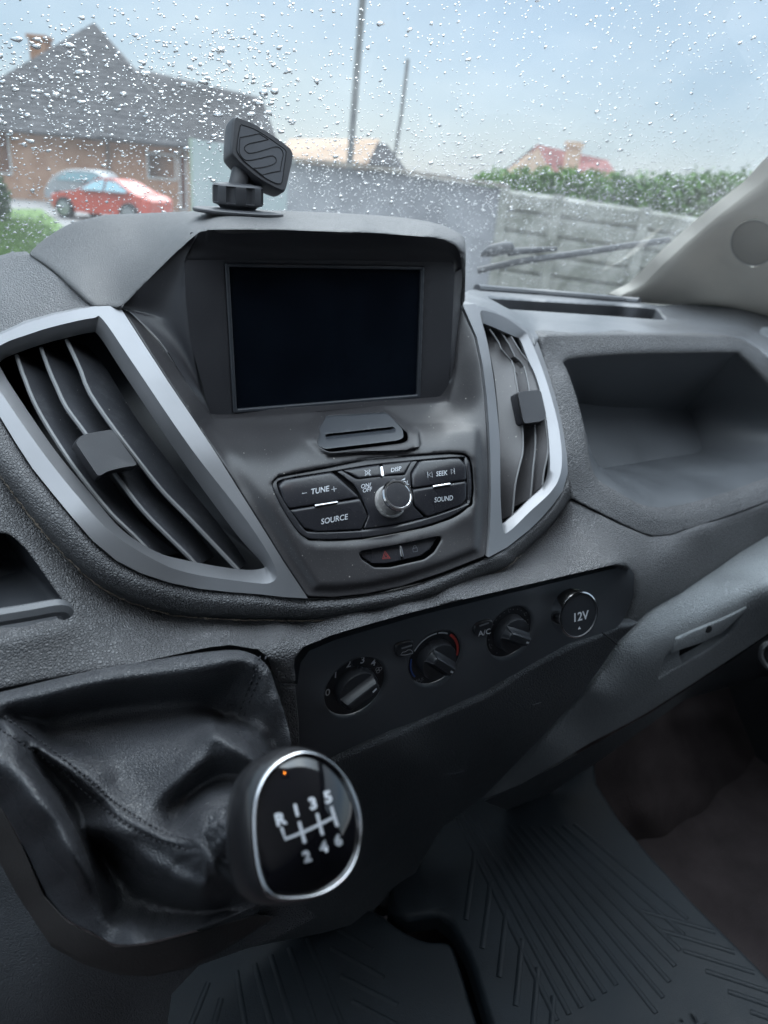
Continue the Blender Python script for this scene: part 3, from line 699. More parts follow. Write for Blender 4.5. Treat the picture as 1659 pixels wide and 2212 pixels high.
# windscreen pane (one thin slightly bowed sheet)
g = G(); nu, nv = 24, 8; R_ = []
def wpt(x, Y, off=0.):
    p = np.array([x, Y, 1.79+(1.08-Y)*.7204]); return p+WN*off
for j in range(nv+1):
    Y = 1.14-(1.14+.02)*j/nv; R_.append([wpt(-.75+2.15*i/nu, Y) for i in range(nu+1)])
grid(g, R_); ws = g.build('windscreen', M['glass'], None); tag(ws, 'wide raked van windscreen covered in raindrops', 'windscreen')
g = G()
edge = [(1300, 652), (1343, 641), (1393, 609), (1443, 561), (1493, 516), (1553, 466), (1613, 419), (1655, 388), (1753, 306)]
tube(g, Shift(WS, WN*-.004)(resamp(cr(edge, 6), step=8)), .0065, 8)
g.build('seal', M['wiper'], ws)
# raindrops on the outside of the glass
nd = 21000; Vd = []; Fd = []; cnt = 0
ux = np.array([1., 0, 0]); uy = np.array([0, -.8114, .5845])
colw = rng.random(400)
def dens(px, py):
    band = .5+.5*math.sin(px*.045+2.2*math.sin(px*.013))
    if py > 660: return 0
    if px < 640:
        d = .3+1.5*math.exp(-((py-190)/110.)**2)*(.3+.7*band) if px < 600 else .5
        if py < 60: d *= .6
        if py > 300: d = .55
        return d
    top = .14+.14*band
    mid = math.exp(-((py-(350+.07*(px-640)))/75.)**2)*.85
    low = .22 if py > 430 else 0
    return top+mid+low
NA = 10; angs = np.linspace(0, 2*math.pi, NA+1)[:-1]; ca_, sa_ = np.cos(angs), np.sin(angs); CH = []
B_ = [(0, 1+(k+1) % NA, 1+k) for k in range(NA)]
for L_ in range(2):
    o1 = 1+NA*L_; B_ += [(o1+k, o1+(k+1) % NA, o1+NA+(k+1) % NA, o1+NA+k) for k in range(NA)]
B_ += [(1+2*NA+k, 1+2*NA+(k+1) % NA, 1+3*NA) for k in range(NA)]
XY = np.c_[-.5+1.85*rng.random(300000), 1.1-.95*rng.random(300000)]
PP = np.c_[XY, 1.79+(1.08-XY[:, 1])*.7204]+WN*.003; QQ = projp(PP)
for c, q in zip(PP, QQ):
    if cnt >= nd: break
    if q[0] < -200 or q[0] > 1860 or q[1] < -250 or q[1] > 680: continue
    if rng.random() > dens(q[0], max(q[1], 0)): continue
    big = q[0] < 640 and 60 < q[1] < 330
    r = (.00045+.00045*rng.random()) if rng.random() < .62 else min(.0026, .0008*math.exp(rng.normal(0, .45)))*(1.35 if big else 1.0)
    el = .9+.5*rng.random(); ph = rng.random(3)*6.28; irr = .2+.4*rng.random(); hgt = r*(.12+.20*rng.random())
    rad = 1+irr*np.sin(angs*2+ph[0])*.5+irr*np.sin(angs*3+ph[1])*.5+irr*.3*np.sin(angs*4+ph[2]); rot = rng.normal(0, .4); sw_ = 1.15+.3*rng.random()
    cr_, sr_ = math.cos(rot), math.sin(rot)
    def ring(s_, h, sh):
        lx = r*rad*s_*ca_*sw_; ly = r*rad*s_*sa_*el+sh*r; lx, ly = lx*cr_-ly*sr_, lx*sr_+ly*cr_
        return c+np.outer(lx, ux)+np.outer(ly, uy)+WN*h
    b = cnt*(2+3*NA); CH.append(np.vstack([c[None], ring(1, 0, 0), ring(.84, hgt*.62, -.06), ring(.48, hgt*.93, -.12), (c+WN*hgt-uy*r*.14)[None]]))
    Fd += [tuple(i_+b for i_ in f_) for f_ in B_]; cnt += 1
Vd = np.vstack(CH)
g = G(); g.V = [np.array(Vd)]; g.F = Fd; g.M = [0]*len(Fd); g.n = len(Vd)
o = g.build('raindrops', M['water'], None, 180); o['kind'] = 'stuff'; o['label'] = 'clear raindrops scattered over the windscreen'; o['category'] = 'raindrops'
# wiper, parked on the outside of the glass
wt = thing('windscreen_wiper', 'black wiper arm and blade resting low on the wet windscreen', 'wiper', tuple(WS([(1060, 612)])[0]+WN*.02))
S_ = Shift(WS, WN*.03)
g = G(); p = resamp(cr([(1040, 620), (1120, 602), (1250, 583), (1380, 563), (1455, 552)], 5), n=30); tube(g, S_(p), .0058, 8); g.build('blade', M['wiper'], wt)
g = G(); p = resamp(np.array([(1112, 598), (1150, 594), (1215, 589)], float), n=12); tube(g, Shift(WS, WN*.045)(p), np.linspace(.007, .004, 12), 8); g.build('arm', M['wiper'], wt)
g = G(); p = resamp(cr([(1055, 611), (1068, 604), (1090, 598), (1112, 594), (1122, 594)], 4), n=14); tube(g, Shift(WS, WN*.05)(p), [.003, .005, .007, .009, .010, .0105, .0105, .0105, .0105, .0105, .0105, .010, .009, .005], 10); g.build('arm_cover', M['wiper'], wt)
# pillar trim with its small speaker
SP = Field([(1350, 645, 1.0), (1400, 613, .955), (1450, 565, .90), (1500, 520, .86), (1560, 470, .815), (1620, 423, .775), (1659, 393, .75), (1770, 305, .68), (1440, 652, .96), (1529, 655, .90), (1659, 678, .83), (1770, 700, .78), (1550, 560, .865), (1632, 525, .79), (1659, 600, .80), (1770, 520, .70)])
SPs = SP
pt = thing('pillar_trim', 'cream plastic trim of the far windscreen pillar with a round speaker', 'pillar trim', tuple(SP([(1529, 656)])[0]))
og = cr([(1350, 647), (1400, 616), (1450, 568), (1500, 523), (1560, 473), (1620, 426), (1660, 396), (1770, 308), (1775, 500), (1770, 710), (1659, 684), (1590, 668), (1529, 661), (1440, 660)], 5, True)
sc_c = np.array((1632., 525.)); eg = np.array([(sc_c[0]+52*math.cos(t), sc_c[1]+52*math.sin(t)) for t in np.linspace(0, 2*math.pi, 49)[:-1]])
g = G(); panel(g, og, SP, holes=[eg], step=12, roll=(16, .012), hroll=(4, .002), skirt=.03, hskirt=.004); g.build('trim_panel', M['beige'], pt)
g = G(); panel(g, sc_c+(eg-sc_c)*.985, SP, step=8, off=.0035, mi=1)
for i in range(0, 15):
    rr_ = 46.*i/14.5; k = max(1, int(5.6*i))
    for j in range(k):
        t = 6.28318*j/k+i*.3; c = sc_c+rr_*np.array((math.cos(t), math.sin(t))); s = 1.35
        V = SP(np.array([c+(-s, 0), c+(0, -s), c+(s, 0), c+(0, s), c]))+np.array([[0, .0036, 0]]*4+[[0, .0016, 0]])
        g.add(V, orient(V, [(0, 1, 4), (1, 2, 4), (2, 3, 4), (3, 0, 4)]))
g.build('speaker_grille', [M['beige'], M['grilled']], pt, 20)
g = G(); line(g, list(map(tuple, sc_c+(eg-sc_c)*.95)), SP, .0012, .0032, closed=True, smooth=False, step=4); g.build('grille_ring', M['beige2'], pt)
# small lit lamp of the roof console (the photograph shows it mirrored in the gear knob)
rl = thing('roof_lamp', 'small lit orange lamp under the cab roof, mirrored in the gear knob', 'roof lamp', (.338, .15, 2.42))
g = G(); box(g, (.29, .10, 2.404), (.386, .195, 2.4195)); g.build('housing', M['cabdark'], rl, 0)
g = G(); lathe(g, [(.0, -.004), (.008, -.0035), (.0105, 0)], (.338, .162, 2.4035), (0, 0, 1), 24)
lm = bpy.data.materials.new('lamp_lens'); lm.use_nodes = True; b_ = lm.node_tree.nodes['Principled BSDF']; b_.inputs['Emission Color'].default_value = (1, .28, .03, 1); b_.inputs['Emission Strength'].default_value = 22; b_.inputs['Base Color'].default_value = (.6, .2, .03, 1)
g.build('lens', lm, rl)
# ================================================================== DASHBOARD
dash = thing('dashboard', 'dark grey grained van dashboard with centre screen, air vents and switches', 'dashboard', (.287, .62, 1.6))
seamL = [(262, 668, .660), (312, 746, .618), (362, 823, .587), (414, 900, .560), (465, 977, .535), (514, 1056, .513), (563, 1134, .491), (612, 1213, .471), (663, 1290, .452)]
seamR = [(997, 657, .660), (1028, 728, .618), (1041, 790, .587), (1049, 857, .560), (1054, 921, .535), (1057, 990, .513), (1058, 1063, .491), (1056, 1138, .471), (1052, 1202, .452)]
oL = [(610, 1287, .460), (560, 1281, .468), (494, 1276, .478), (429, 1269, .488), (365, 1256, .496), (302, 1235, .503), (250, 1208, .511), (200, 1166, .522), (153, 1112, .538), (111, 1061, .558), (70, 1010, .578), (34, 955, .598), (0, 899, .620), (-40, 828, .648), (-66, 775, .668), (-75, 756, .678), (0, 722, .677), (56, 697, .676), (115, 679, .672), (174, 666, .667), (204, 661, .665), (237, 660, .663)]
oR = [(1093, 1180, .468), (1140, 1143, .488), (1164, 1120, .496), (1189, 1092, .504), (1213, 1059, .511), (1224, 1020, .522), (1222, 981, .538), (1216, 941, .558), (1209, 904, .578), (1200, 864, .598), (1188, 824, .620), (1175, 783, .645), (1160, 740, .665), (1141, 716, .675), (1113, 696, .677), (1070, 673, .672), (1023, 656, .664)]
FL = Field(seamL+oL, lam=8e-3); FR = Field(seamR+oR, lam=8e-3)
FC = Field(seamL+seamR+[(460, 905, .586), (970, 865, .586), (700, 892, .580), (800, 965, .533), (640, 960, .538), (960, 930, .538), (600, 1045, .507), (1015, 1000, .505), (800, 1060, .500), (740, 1160, .480), (940, 1130, .480), (860, 1200, .464), (700, 1250, .460), (860, 1262, .449)], lam=2e-3)

def px(l): return [p[:2] for p in l]
# ---- left vent
OB_L = px(seamL)+px(oL)
AL = [(-8, 752), (70, 718), (140, 698), (200, 686), (222, 690), (287, 784.6), (410, 965), (533, 1125), (592, 1222), (583, 1256), (520, 1253), (410, 1236), (338, 1210), (241, 1149), (169, 1072), (96, 981), (24, 879), (-14, 815)]
OLp = [(4, 776), (70, 748), (140, 728), (196, 716), (217, 724), (270, 805), (395, 990), (510, 1147), (567, 1212), (569, 1227), (518, 1230), (410, 1212), (338, 1192), (262, 1143), (193, 1063), (120, 974), (48, 870), (6, 803)]
AR = [(1035, 675), (1056, 673), (1090, 686), (1126, 711), (1139, 725), (1161, 775), (1183, 839), (1203, 915), (1211, 983), (1206, 1028), (1186, 1062), (1141, 1104), (1098, 1145), (1084, 1142), (1078.5, 1070), (1077, 957), (1070, 873), (1061, 800), (1049, 732)]
ORp = [(1042, 701), (1058, 703.5), (1085, 715), (1112, 727), (1124, 735), (1141, 777), (1160, 820), (1180, 901), (1187, 971), (1187, 1019), (1174, 1050), (1141, 1081), (1105, 1116), (1083, 1128), (1080, 1070), (1079, 957.5), (1072, 873), (1063, 800), (1051, 734)]
SUN = np.array([-.15, .8, -.58])    # direction into the dash, square to the vent faces
SUN /= np.linalg.norm(SUN)
def vent(lab, OB, A, Op, Fd_, sl, tab, smat, side):
    a = cr(A, 5, True); o_ = cr(Op, 5, True); g = G()
    panel(g, OB, Fd_, holes=[a], step=9, skirt=.02, off=-.002)
    A3 = Fd_(a)+[0, -.002, 0]; O3 = Fd_(o_)+rays(o_)*.012
    mid = (A3+O3)/2+[0, -.0004, 0]
    grid(g, [A3, mid, O3, O3+SUN*.003], closed=True)
    vt = g.build('air_vent', M['silver'], dash, 35)
    if lab: vt['label'] = lab
    g = G(); w1_ = O3+SUN*.001; c_ = w1_.mean(0); w2_ = c_+(w1_-c_)*1.35+rays(projp(c_[None]))[0]*.075; grid(g, [w1_, w2_], closed=True); cap(g, w2_)
    g.build('duct', M['dial'], vt)
    for fr, bk, d0, d1 in sl:
        n = 26; f_ = resamp(cr(fr, 5), n=n); b_ = resamp(cr(bk, 5), n=n)
        P0 = Fd_(f_)+rays(f_)*(d0+.017); P1 = Fd_(b_)+rays(b_)*(d1+.02); R_ = [P0+(P1-P0)*t for t in (0, .25, .5, .75, 1)]
        th_ = np.cross(P1[n//2]-P0[n//2], P0[-1]-P0[0]); th_ /= np.linalg.norm(th_)
        if th_@(C0-P0[n//2]) > 0: th_ = -th_
        R2 = [r+th_*.0022 for r in R_[::-1]]; g = G(); grid(g, [*R_, *R2, R_[0]]); tube(g, P0+(P1-P0)*.01, .0017 if side < 0 else .0010, 6, 1); g.build('slat', [smat, M['slatedge']], vt, 30)
    # adjuster tab: a bevelled box astride the middle slat
    g = G(); T = rc(tab, [8]*len(tab), 3); lo_ = Fd_(T)+rays(T)*.011; grid(g, [lo_+SUN*.012, lo_+SUN*.0015, Fd_(T.mean(0)+(T-T.mean(0))*.96)+SUN*-.0005], closed=True); cap(g, Fd_(T.mean(0)+(T-T.mean(0))*.96)+SUN*-.0005)
    g.build('adjuster_tab', M['well'], vt, 25)
    return vt
s1 = [(36, 768), (46, 800), (58, 831), (70, 862), (97, 913), (145, 988), (193, 1053), (241, 1111), (289, 1157), (330, 1200)]
s2 = [(89, 752), (106, 800), (125, 843), (142, 879), (181, 932), (253, 1031), (313, 1108), (400, 1195), (425, 1222)]
s3 = [(144, 735), (174, 800), (190, 843), (229, 903), (289, 983), (350, 1060), (400, 1111), (480, 1195), (515, 1232)]
def shf(l, dx, dy, sc_=1): return [(x+dx, y+dy) for x, y in l]
vent('silver framed air vent with dusty slats, left of the screen', OB_L, AL, OLp, FL,
     [(s1, [(74, 772), (110, 800), (135, 850), (160, 900), (205, 985), (262, 1070), (310, 1130), (385, 1195)], .004, .034),
      (s2, [(128, 752), (165, 790), (195, 850), (245, 930), (320, 1025), (395, 1110), (462, 1200)], .004, .034),
      (s3, [(185, 744), (225, 790), (262, 850), (300, 912), (385, 1025), (455, 1110), (505, 1175), (532, 1216)], .004, .034)],
     [(160, 955), (172, 942), (188, 935), (243, 926), (300, 1006), (262, 1012), (232, 1020), (212, 1032)], M['slat'], -1)
r1_ = [(1057, 711), (1076, 738), (1085, 758), (1107, 783), (1114, 817), (1127, 901), (1130, 969), (1124, 1000), (1113, 1047), (1107, 1113)]
r2_ = [(1082, 718), (1101, 746), (1113, 772), (1131, 789), (1144, 845), (1155, 924), (1156, 969), (1152, 1008), (1146, 1076)]
r3_ = [(1104, 727), (1124, 760), (1146, 789), (1158, 817), (1167, 850), (1180, 924), (1184, 972), (1175, 1019), (1172, 1048)]
vent('silver framed air vent with grey slats, right of the screen', px(seamR)+px(oR), AR, ORp, FR,
     [(r1_, [(1044, 711), (1052, 738), (1057, 758), (1064, 790), (1070, 830), (1077, 901), (1080, 960), (1081, 1000), (1081, 1047), (1082, 1122)], .004, .030),
      (r2_, [(1055, 722), (1071, 750), (1080, 776), (1098, 800), (1108, 850), (1121, 924), (1123, 969), (1116, 1008), (1100, 1100)], .006, .040),
      (r3_, [(1078, 730), (1096, 765), (1108, 792), (1124, 822), (1134, 855), (1148, 924), (1151, 972), (1146, 1019), (1138, 1080)], -.001, .022)],
     [(1116, 846), (1142, 843), (1168, 841), (1181, 900), (1172, 911), (1130, 917)], M['slat2'], 1)

# ---- centre stack panel
top = [(280, 672), (345, 735), (400, 820), (462, 906), (600, 896), (700, 889), (850, 875), (970, 866), (984, 800), (990, 720), (995, 664)]
st_out = px(seamL)+[(720, 1292), (790, 1285), (870, 1268), (960, 1238)]+px(seamR)[::-1]+top[::-1]
st_out = [(x+(1.6 if i < 9 else -1.6 if 13 <= i < 22 else 0), y) for i, (x, y) in enumerate(st_out)]
st_poly = np.array(st_out)
ring_o = [(584.5, 1041.7), (598, 1026.7), (625, 1020.7), (700, 1007), (790, 989), (880, 981.8), (969, 975.8), (999, 978.8), (1014, 993.8), (1020, 1035.7), (1018.8, 1074.6), (1008, 1095.6), (954, 1125.5), (850, 1152.5), (760, 1164.5), (679, 1166), (655, 1158.5), (634, 1137.5), (604, 1089.6)]
ring_i = [(599.5, 1050.7), (613, 1035.7), (715, 1019.2), (800, 1005), (894, 995.3), (993, 988.4), (1005.3, 999.8), (1011.3, 1077.6), (999.3, 1092.6), (921.4, 1119.6), (849.6, 1137.5), (774.7, 1146.5), (678.8, 1149.5), (657.9, 1143.5), (639.9, 1119.6), (615.9, 1086.6)]
haz = [(768.7, 1188.4), (776, 1184), (860, 1169), (933.4, 1154), (943.9, 1152.5), (947.8, 1160), (930.4, 1188.4), (909.5, 1203.4), (834.6, 1219.9), (801.6, 1219.9), (774.7, 1201.9)]
sd_o = [(654, 940), (662, 918), (690, 893), (825, 886), (867, 912), (891, 925), (896, 955), (873, 964), (700, 973), (688, 967)]
ring_os, ring_is, haz_s = cr(ring_o, 4, True), cr(ring_i, 4, True), rc(haz, 5)
sd_in = rc([(668.3, 939.9), (678.8, 918.9), (696.8, 894.9), (828.6, 887.4), (861.5, 921.9), (863, 939.9), (849.6, 945.8), (693.8, 963.8), (675.8, 954.8)], 6)
sdm = np.array([(778., 925.)])
SDF = lambda q: None
def sd_bump(V):
    d = dist(V, np.array(sd_o, float)); i_ = inside(V, np.array(sd_o, float)); s = np.where(i_, d, -d)
    h_ = np.clip((s+8)/18, 0, 1); h_ = h_*h_*(3-2*h_)
    # edge band of the panel rolls away from a raised field
    e = dist(V, st_poly); k = np.clip((e-10)/30, 0, 1); k = k*k*(3-2*k)
    r = np.where(inside(V, np.array(ring_o, float)), 0, dist(V, np.array(ring_o, float))); rr_ = np.clip(1-r/14, 0, 1)
    return -h_*.0105-k*.006*(V[:, 1] > 920)+rr_*rr_*.003
class Bumped:
    def __init__(s, S, b): s.S = S; s.b = b
    def __call__(s, q): q = np.atleast_2d(q); return s.S(q)+np.c_[np.zeros(len(q)), s.b(q[:, :2]), np.zeros(len(q))]
SC = Bumped(FC, sd_bump)
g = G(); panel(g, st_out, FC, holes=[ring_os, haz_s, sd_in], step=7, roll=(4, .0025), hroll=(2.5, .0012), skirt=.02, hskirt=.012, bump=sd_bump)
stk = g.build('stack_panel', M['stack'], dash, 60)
# card slot
SDP = Shift(FC, (0, -.0095, 0))
slot = rc([(694, 932), (840, 916), (846, 921), (843, 927), (697, 943)], 2, 2)
g = G(); panel(g, sd_in, SDP, holes=[slot], step=6, roll=(2, .001), skirt=.006, hskirt=.012, off=.0012, hroll=(1.5, .0006)); panel(g, slot, SDP, step=8, off=.013, mi=1)
g.build('card_slot', [M['frame'], M['black']], dash)
# ---- radio controls
g = G(); panel(g, ring_os, FC, holes=[ring_is], step=6, roll=(4, .002), hroll=(3, .0015), hskirt=.004, off=-.0005, skirt=.004)
panel(g, ring_is, FC, step=12, off=.0055, mi=1)
rp = g.build('radio_panel', [M['buttong'], M['black']], dash)
def D1(*l): return [(580+.2995*x, 850+.2995*y) for x, y in l]
def button(pts, txt=(), r=3, off=-.001, smat='button', parent=None, S=FC, extra=None, name='button', roll=(5, .0016)):
    g = G(); panel(g, rc(pts, r, 3), S, step=6, roll=roll, skirt=.006, off=off)
    for t_ in txt: t_(g)
    if extra: extra(g)
    return g.build(name, [M[smat], M['print'], M['red'], M['dimprint']], parent or rp)
ex = np.array((18.6, -3.6)); ey = np.array((.9, -21.))
def T(s, x, y, sz=.62, mi=1, off=-.0015, S=FC, ex_=None, ey_=None, bold=.012):
    return lambda g: text(g, s, (580+.2995*x, 850+.2995*y), (ex if ex_ is None else ex_)*sz, (ey if ey_ is None else ey_)*sz, S, off, mi, bold)
def ln(pts, w_=1.1, mi=1, closed=False, off=-.0015, S=FC): return lambda g: shape2(g, D1(*pts), S, off, mi, w_, closed)
button(D1((75, 668), (118, 625), (450, 570), (485, 590), (655, 748), (152, 832), (112, 780)), [T('TUNE', 366, 711, .82)], 5, extra=lambda g: [ln([(236, 716), (272, 711)])(g), ln([(448, 688), (486, 681)])(g), ln([(465, 666), (469, 703)])(g)])
button(D1((156, 842), (660, 760), (716, 880), (668, 982), (350, 998), (258, 972), (205, 905)), [T('SOURCE', 470, 920, .82)], 5)
button(D1((545, 556), (800, 514), (815, 592), (650, 612)), [], 2, extra=lambda g: [ln([(692, 578), (692, 560), (704, 557), (722, 545), (726, 590), (707, 575)], .9, closed=True)(g), ln([(687, 548), (733, 585)], .9)(g), ln([(690, 590), (730, 548)], .9)(g)])
button(D1((822, 511), (1030, 488), (978, 578), (836, 591)), [T('DISP', 913, 557, .62)], 2)
button(D1((1090, 490), (1380, 466), (1424, 520), (1430, 623), (1042, 684), (1036, 585)), [T('SEEK', 1243, 588, .72, ex_=np.array((16., -2.)), bold=.008)], 6, extra=lambda g: [ln([(1141, 560), (1144, 603)], .9)(g), ln([(1172, 560), (1148, 583), (1176, 600)], .9, closed=True)(g), ln([(1332, 533), (1336, 577)], .9)(g), ln([(1310, 540), (1332, 557), (1313, 577)], .9, closed=True)(g)])
button(D1((1042, 694), (1430, 632), (1428, 760), (1388, 808), (1142, 892), (1056, 812)), [T('SOUND', 1257, 772, .72, ex_=np.array((16., -2.)), bold=.008)], 6)
# centre plate round the knob
g = G(); panel(g, rc(D1((500, 568), (532, 558), (640, 622), (815, 600), (990, 590), (1035, 492), (1078, 488), (1026, 575), (1032, 690), (1048, 815), (1125, 895), (900, 950), (690, 978), (728, 880), (672, 745), (620, 660)), 3, 3), FC, step=6, roll=(2, .0008), skirt=.004, off=.0004)
T('ON/', 701, 678, .62, off=-.0003)(g); T('OFF', 711, 708, .62, off=-.0003)(g); T('VOL', 976, 662, .62, off=-.0003)(g)
q = D1((950, 627), (985, 606), (983, 623)); P_ = FC(q)+[0, -.0003, 0]; g.add(P_, orient(P_, [(0, 1, 2)]), 1)
g.build('centre_plate', [M['button'], M['print']], rp)
def bar(pts, parent, S=FC, off=-.0022):
    g = G(); panel(g, rc(pts, 1.5, 2), S, step=3, roll=(1.6, .0012), skirt=.006, off=off); return g.build('chrome_bar', M['chrome'], parent)
bar(D1((330, 797), (496, 770), (498, 786), (332, 815)), rp); bar(D1((1180, 660), (1308, 640), (1310, 658), (1182, 678)), rp); bar(D1((800, 520), (818, 517), (829, 588), (815, 600), (806, 585)), rp)
# volume knob, turned about an axis square to the panel
kb = FC(D1((866, 800)))[0]; kt = FC(D1((910, 745)))[0]
e1_ = FC([(900, 1060)])[0]-FC([(780, 1060)])[0]; e2_ = FC([(840, 1120)])[0]-FC([(840, 1000)])[0]; nrm = np.cross(e1_, e2_); nrm /= np.linalg.norm(nrm)
if nrm@(C0-kb) < 0: nrm = -nrm
R1 = .0128
kc = FC([(843, 1083)])[0]
hh = .017
g = G(); lathe(g, [(.0145, -.002), (.0142, .001), (.0125, .0015), (.0125, hh*.72), (.0128, hh*.74)], kc, nrm, 48, 1)
lathe(g, [(.0128, hh*.74), (.0137, hh*.8), (.0138, hh*.9), (.0128, hh), (.0114, hh*1.0), (.0108, hh*.97)], kc, nrm, 48, 0); lathe(g, [(.0108, hh*.97), (.010, hh*.975), (0, hh*.955)], kc, nrm, 48, 2)
g.build('volume_knob', [M['chrome'], M['knurl'], M['button']], rp, 30)
# hazard and lock buttons
hp_ = G(); panel(hp_, haz_s, FC, step=12, off=.008, mi=0); hz = hp_.build('hazard_panel', M['black'], dash)
button([(771, 1189), (778, 1186), (862, 1170.5), (867, 1211), (834, 1217.5), (803, 1217.5), (777, 1200)], (), 3, parent=hz, off=-.0003, roll=(3, .001), extra=lambda g: [ln([(820, 1190), (836, 1132), (874, 1186)], 1.3, 2, True, -.0008)(g), ln([(832, 1181), (840, 1150), (860, 1179)], 1.1, 2, True, -.0008)(g)])
button([(866, 1169.7), (933, 1156), (943, 1155), (945, 1160), (928, 1187), (908, 1201), (871, 1210)], (), 3, parent=hz, off=-.0003, roll=(3, .001), extra=lambda g: [ln([(1037, 1115), (1068, 1109), (1071, 1135), (1040, 1140)], .9, 3, True, -.0008)(g), ln([(1044, 1112), (1044, 1098), (1052, 1092), (1060, 1096), (1061, 1108)], .9, 3, False, -.0008)(g)])
bar(D1((940, 1097), (957, 1094), (972, 1168), (962, 1180), (950, 1172)), hz, off=-.0015)

# ---- screen well, screen, hood
BP = Field([(398, 560, .622), (980, 565, .622), (457, 905, .600), (967, 862, .600), (690, 720, .611)])
lip = [(262, 662, .660), (300, 625, .650), (345, 580, .640), (385, 541, .630), (428, 504, .616), (445, 499, .612), (465, 496, .608), (600, 497, .600), (780, 503, .600), (920, 512, .603), (972, 524, .607), (992, 545, .612), (998, 580, .625), (998, 615, .640), (997, 655, .657)]
BPo = [(398, 560), (560, 560), (780, 562), (980, 567), (982, 600), (976, 730), (968, 862), (700, 886), (458, 904), (448, 870), (412, 740), (402, 650)]
scr_o = rc([(486, 569), (917, 576), (908, 860), (504, 893)], 4)
g = G(); panel(g, rc(BPo, 6), BP, holes=[scr_o], step=14, off=.0005, hroll=(3, .001), hskirt=.006)
# underside of the hood
ul = [(398, 562, .622), (405, 560, .622), (430, 560, .622), (470, 560, .622), (600, 560, .622), (780, 562, .622), (920, 565, .622), (965, 566, .622), (978, 568, .622), (980, 590, .622)]
top_l = [(428, 504, .616), (435, 501, .614), (445, 499, .612), (465, 496, .608), (600, 497, .600), (780, 503, .600), (920, 512, .603), (972, 524, .607), (992, 545, .612), (998, 580, .625)]
loft(g, [top_l, [((a[0]+b[0])/2, (a[1]+b[1])/2+3, (a[2]+b[2])/2+.004) for a, b in zip(top_l, ul)], ul, [(a, b+7, c+.004) for a, b, c in ul]], 4, 4)
# side walls
A_ = [(428, 504, .616), (385, 541, .630), (345, 580, .640), (300, 625, .650), (264, 664, .660), (282, 674, .652), (345, 735, .628), (400, 820, .603), (458, 904, .588)]
B_ = [(398, 562, .622), (400, 600, .622), (401, 630, .6215), (402, 660, .6205), (405, 690, .619), (409, 720, .617), (418, 770, .6135), (432, 830, .609), (458, 904, .601)]
Mi = [((a[0]*.45+b[0]*.55)+8*math.sin(3.14*i/8), (a[1]*.45+b[1]*.55), (a[2]*.45+b[2]*.55)+.006*math.sin(3.14*i/8)) for i, (a, b) in enumerate(zip(A_, B_))]
loft(g, [A_, Mi, B_, [(a+7, b+(2 if i < 6 else -2), c+.004) for i, (a, b, c) in enumerate(B_)]], 5, 5)
A_ = [(998, 580, .625), (998, 615, .640), (997, 655, .657), (990, 720, .640), (984, 800, .612), (970, 866, .587)]
B_ = [(980, 590, .622), (981, 620, .621), (980, 660, .619), (977, 720, .614), (973, 800, .607), (968, 862, .600)]
loft(g, [A_, B_, [(a-6, b, c+.004) for a, b, c in B_]], 5, 4)
panel(g, [(412, 502), (446, 502), (446, 575), (386, 575), (392, 545)], Field([(412, 502, .634), (446, 502, .634), (446, 575, .634), (386, 575, .634)]), step=20)
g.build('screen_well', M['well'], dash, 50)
g = G(); si = rc([(495, 577), (910, 583), (901, 853), (512, 884)], 3)
panel(g, scr_o, BP, holes=[si], step=8, roll=(2, .001), hroll=(2, .001), skirt=.006, hskirt=.004, off=-.0008)
panel(g, si, BP, step=30, off=.0022, mi=1)
scn = g.build('screen', [M['frame'], M['screen']], dash); scn['label'] = 'black display screen, switched off'
# hood
HD = Field([(x, y, Y) for x, y, Y in lip]+[(200, 661, .667), (160, 615, .70), (125, 590, .74), (95, 568, .79), (65, 548, .85), (75, 535, .86), (100, 514, .86), (150, 484, .85), (225, 465, .83), (280, 462, .82), (430, 456, .79), (605, 455, .77), (800, 464, .76), (900, 474, .75), (960, 489, .71), (997, 510, .665), (1004, 535, .64),
    (600, 476, .635), (780, 484, .635), (920, 493, .632), (468, 475, .65), (400, 495, .67), (350, 530, .685), (300, 560, .70), (240, 600, .705), (225, 640, .682), (300, 510, .76), (200, 560, .745), (1001, 655, .66), (1003, 600, .645)], lam=6e-3)
hood_o = [(262, 662), (300, 625), (345, 580), (385, 541), (428, 504), (445, 499), (465, 496), (600, 497), (780, 503), (920, 512), (972, 524), (992, 545), (998, 580), (998, 615), (997, 655), (1002, 652), (1004, 600), (1004, 535), (997, 510), (960, 489), (900, 474), (800, 464), (605, 455), (430, 456), (280, 462), (225, 465), (150, 484), (100, 514), (75, 535), (66, 549), (95, 569), (125, 592), (163, 628), (201, 662), (232, 663)]
g = G(); panel(g, cr(hood_o, 3, True), HD, step=8, off=-.005, roll=(11, .005), skirt=.03, dv=(0, 1, -.25)); g.build('screen_hood', M['hood'], dash, 70)
# left top pad
LP = Field([(-90, 758, .684), (0, 722, .680), (60, 697, .679), (130, 675, .674), (201, 662, .667), (163, 630, .70), (125, 595, .742), (95, 572, .79), (64, 549, .86), (0, 562, .90), (-80, 590, .92), (0, 640, .76), (80, 620, .74), (-80, 670, .78)])
g = G(); panel(g, [(-95, 765), (0, 724), (60, 699), (130, 677), (200, 664), (161, 630), (123, 596), (93, 574), (63, 551), (30, 553), (0, 561), (-95, 592)], LP, step=10, roll=(3, .002), skirt=.03); g.build('top_pad', M['pad'], dash, 60)
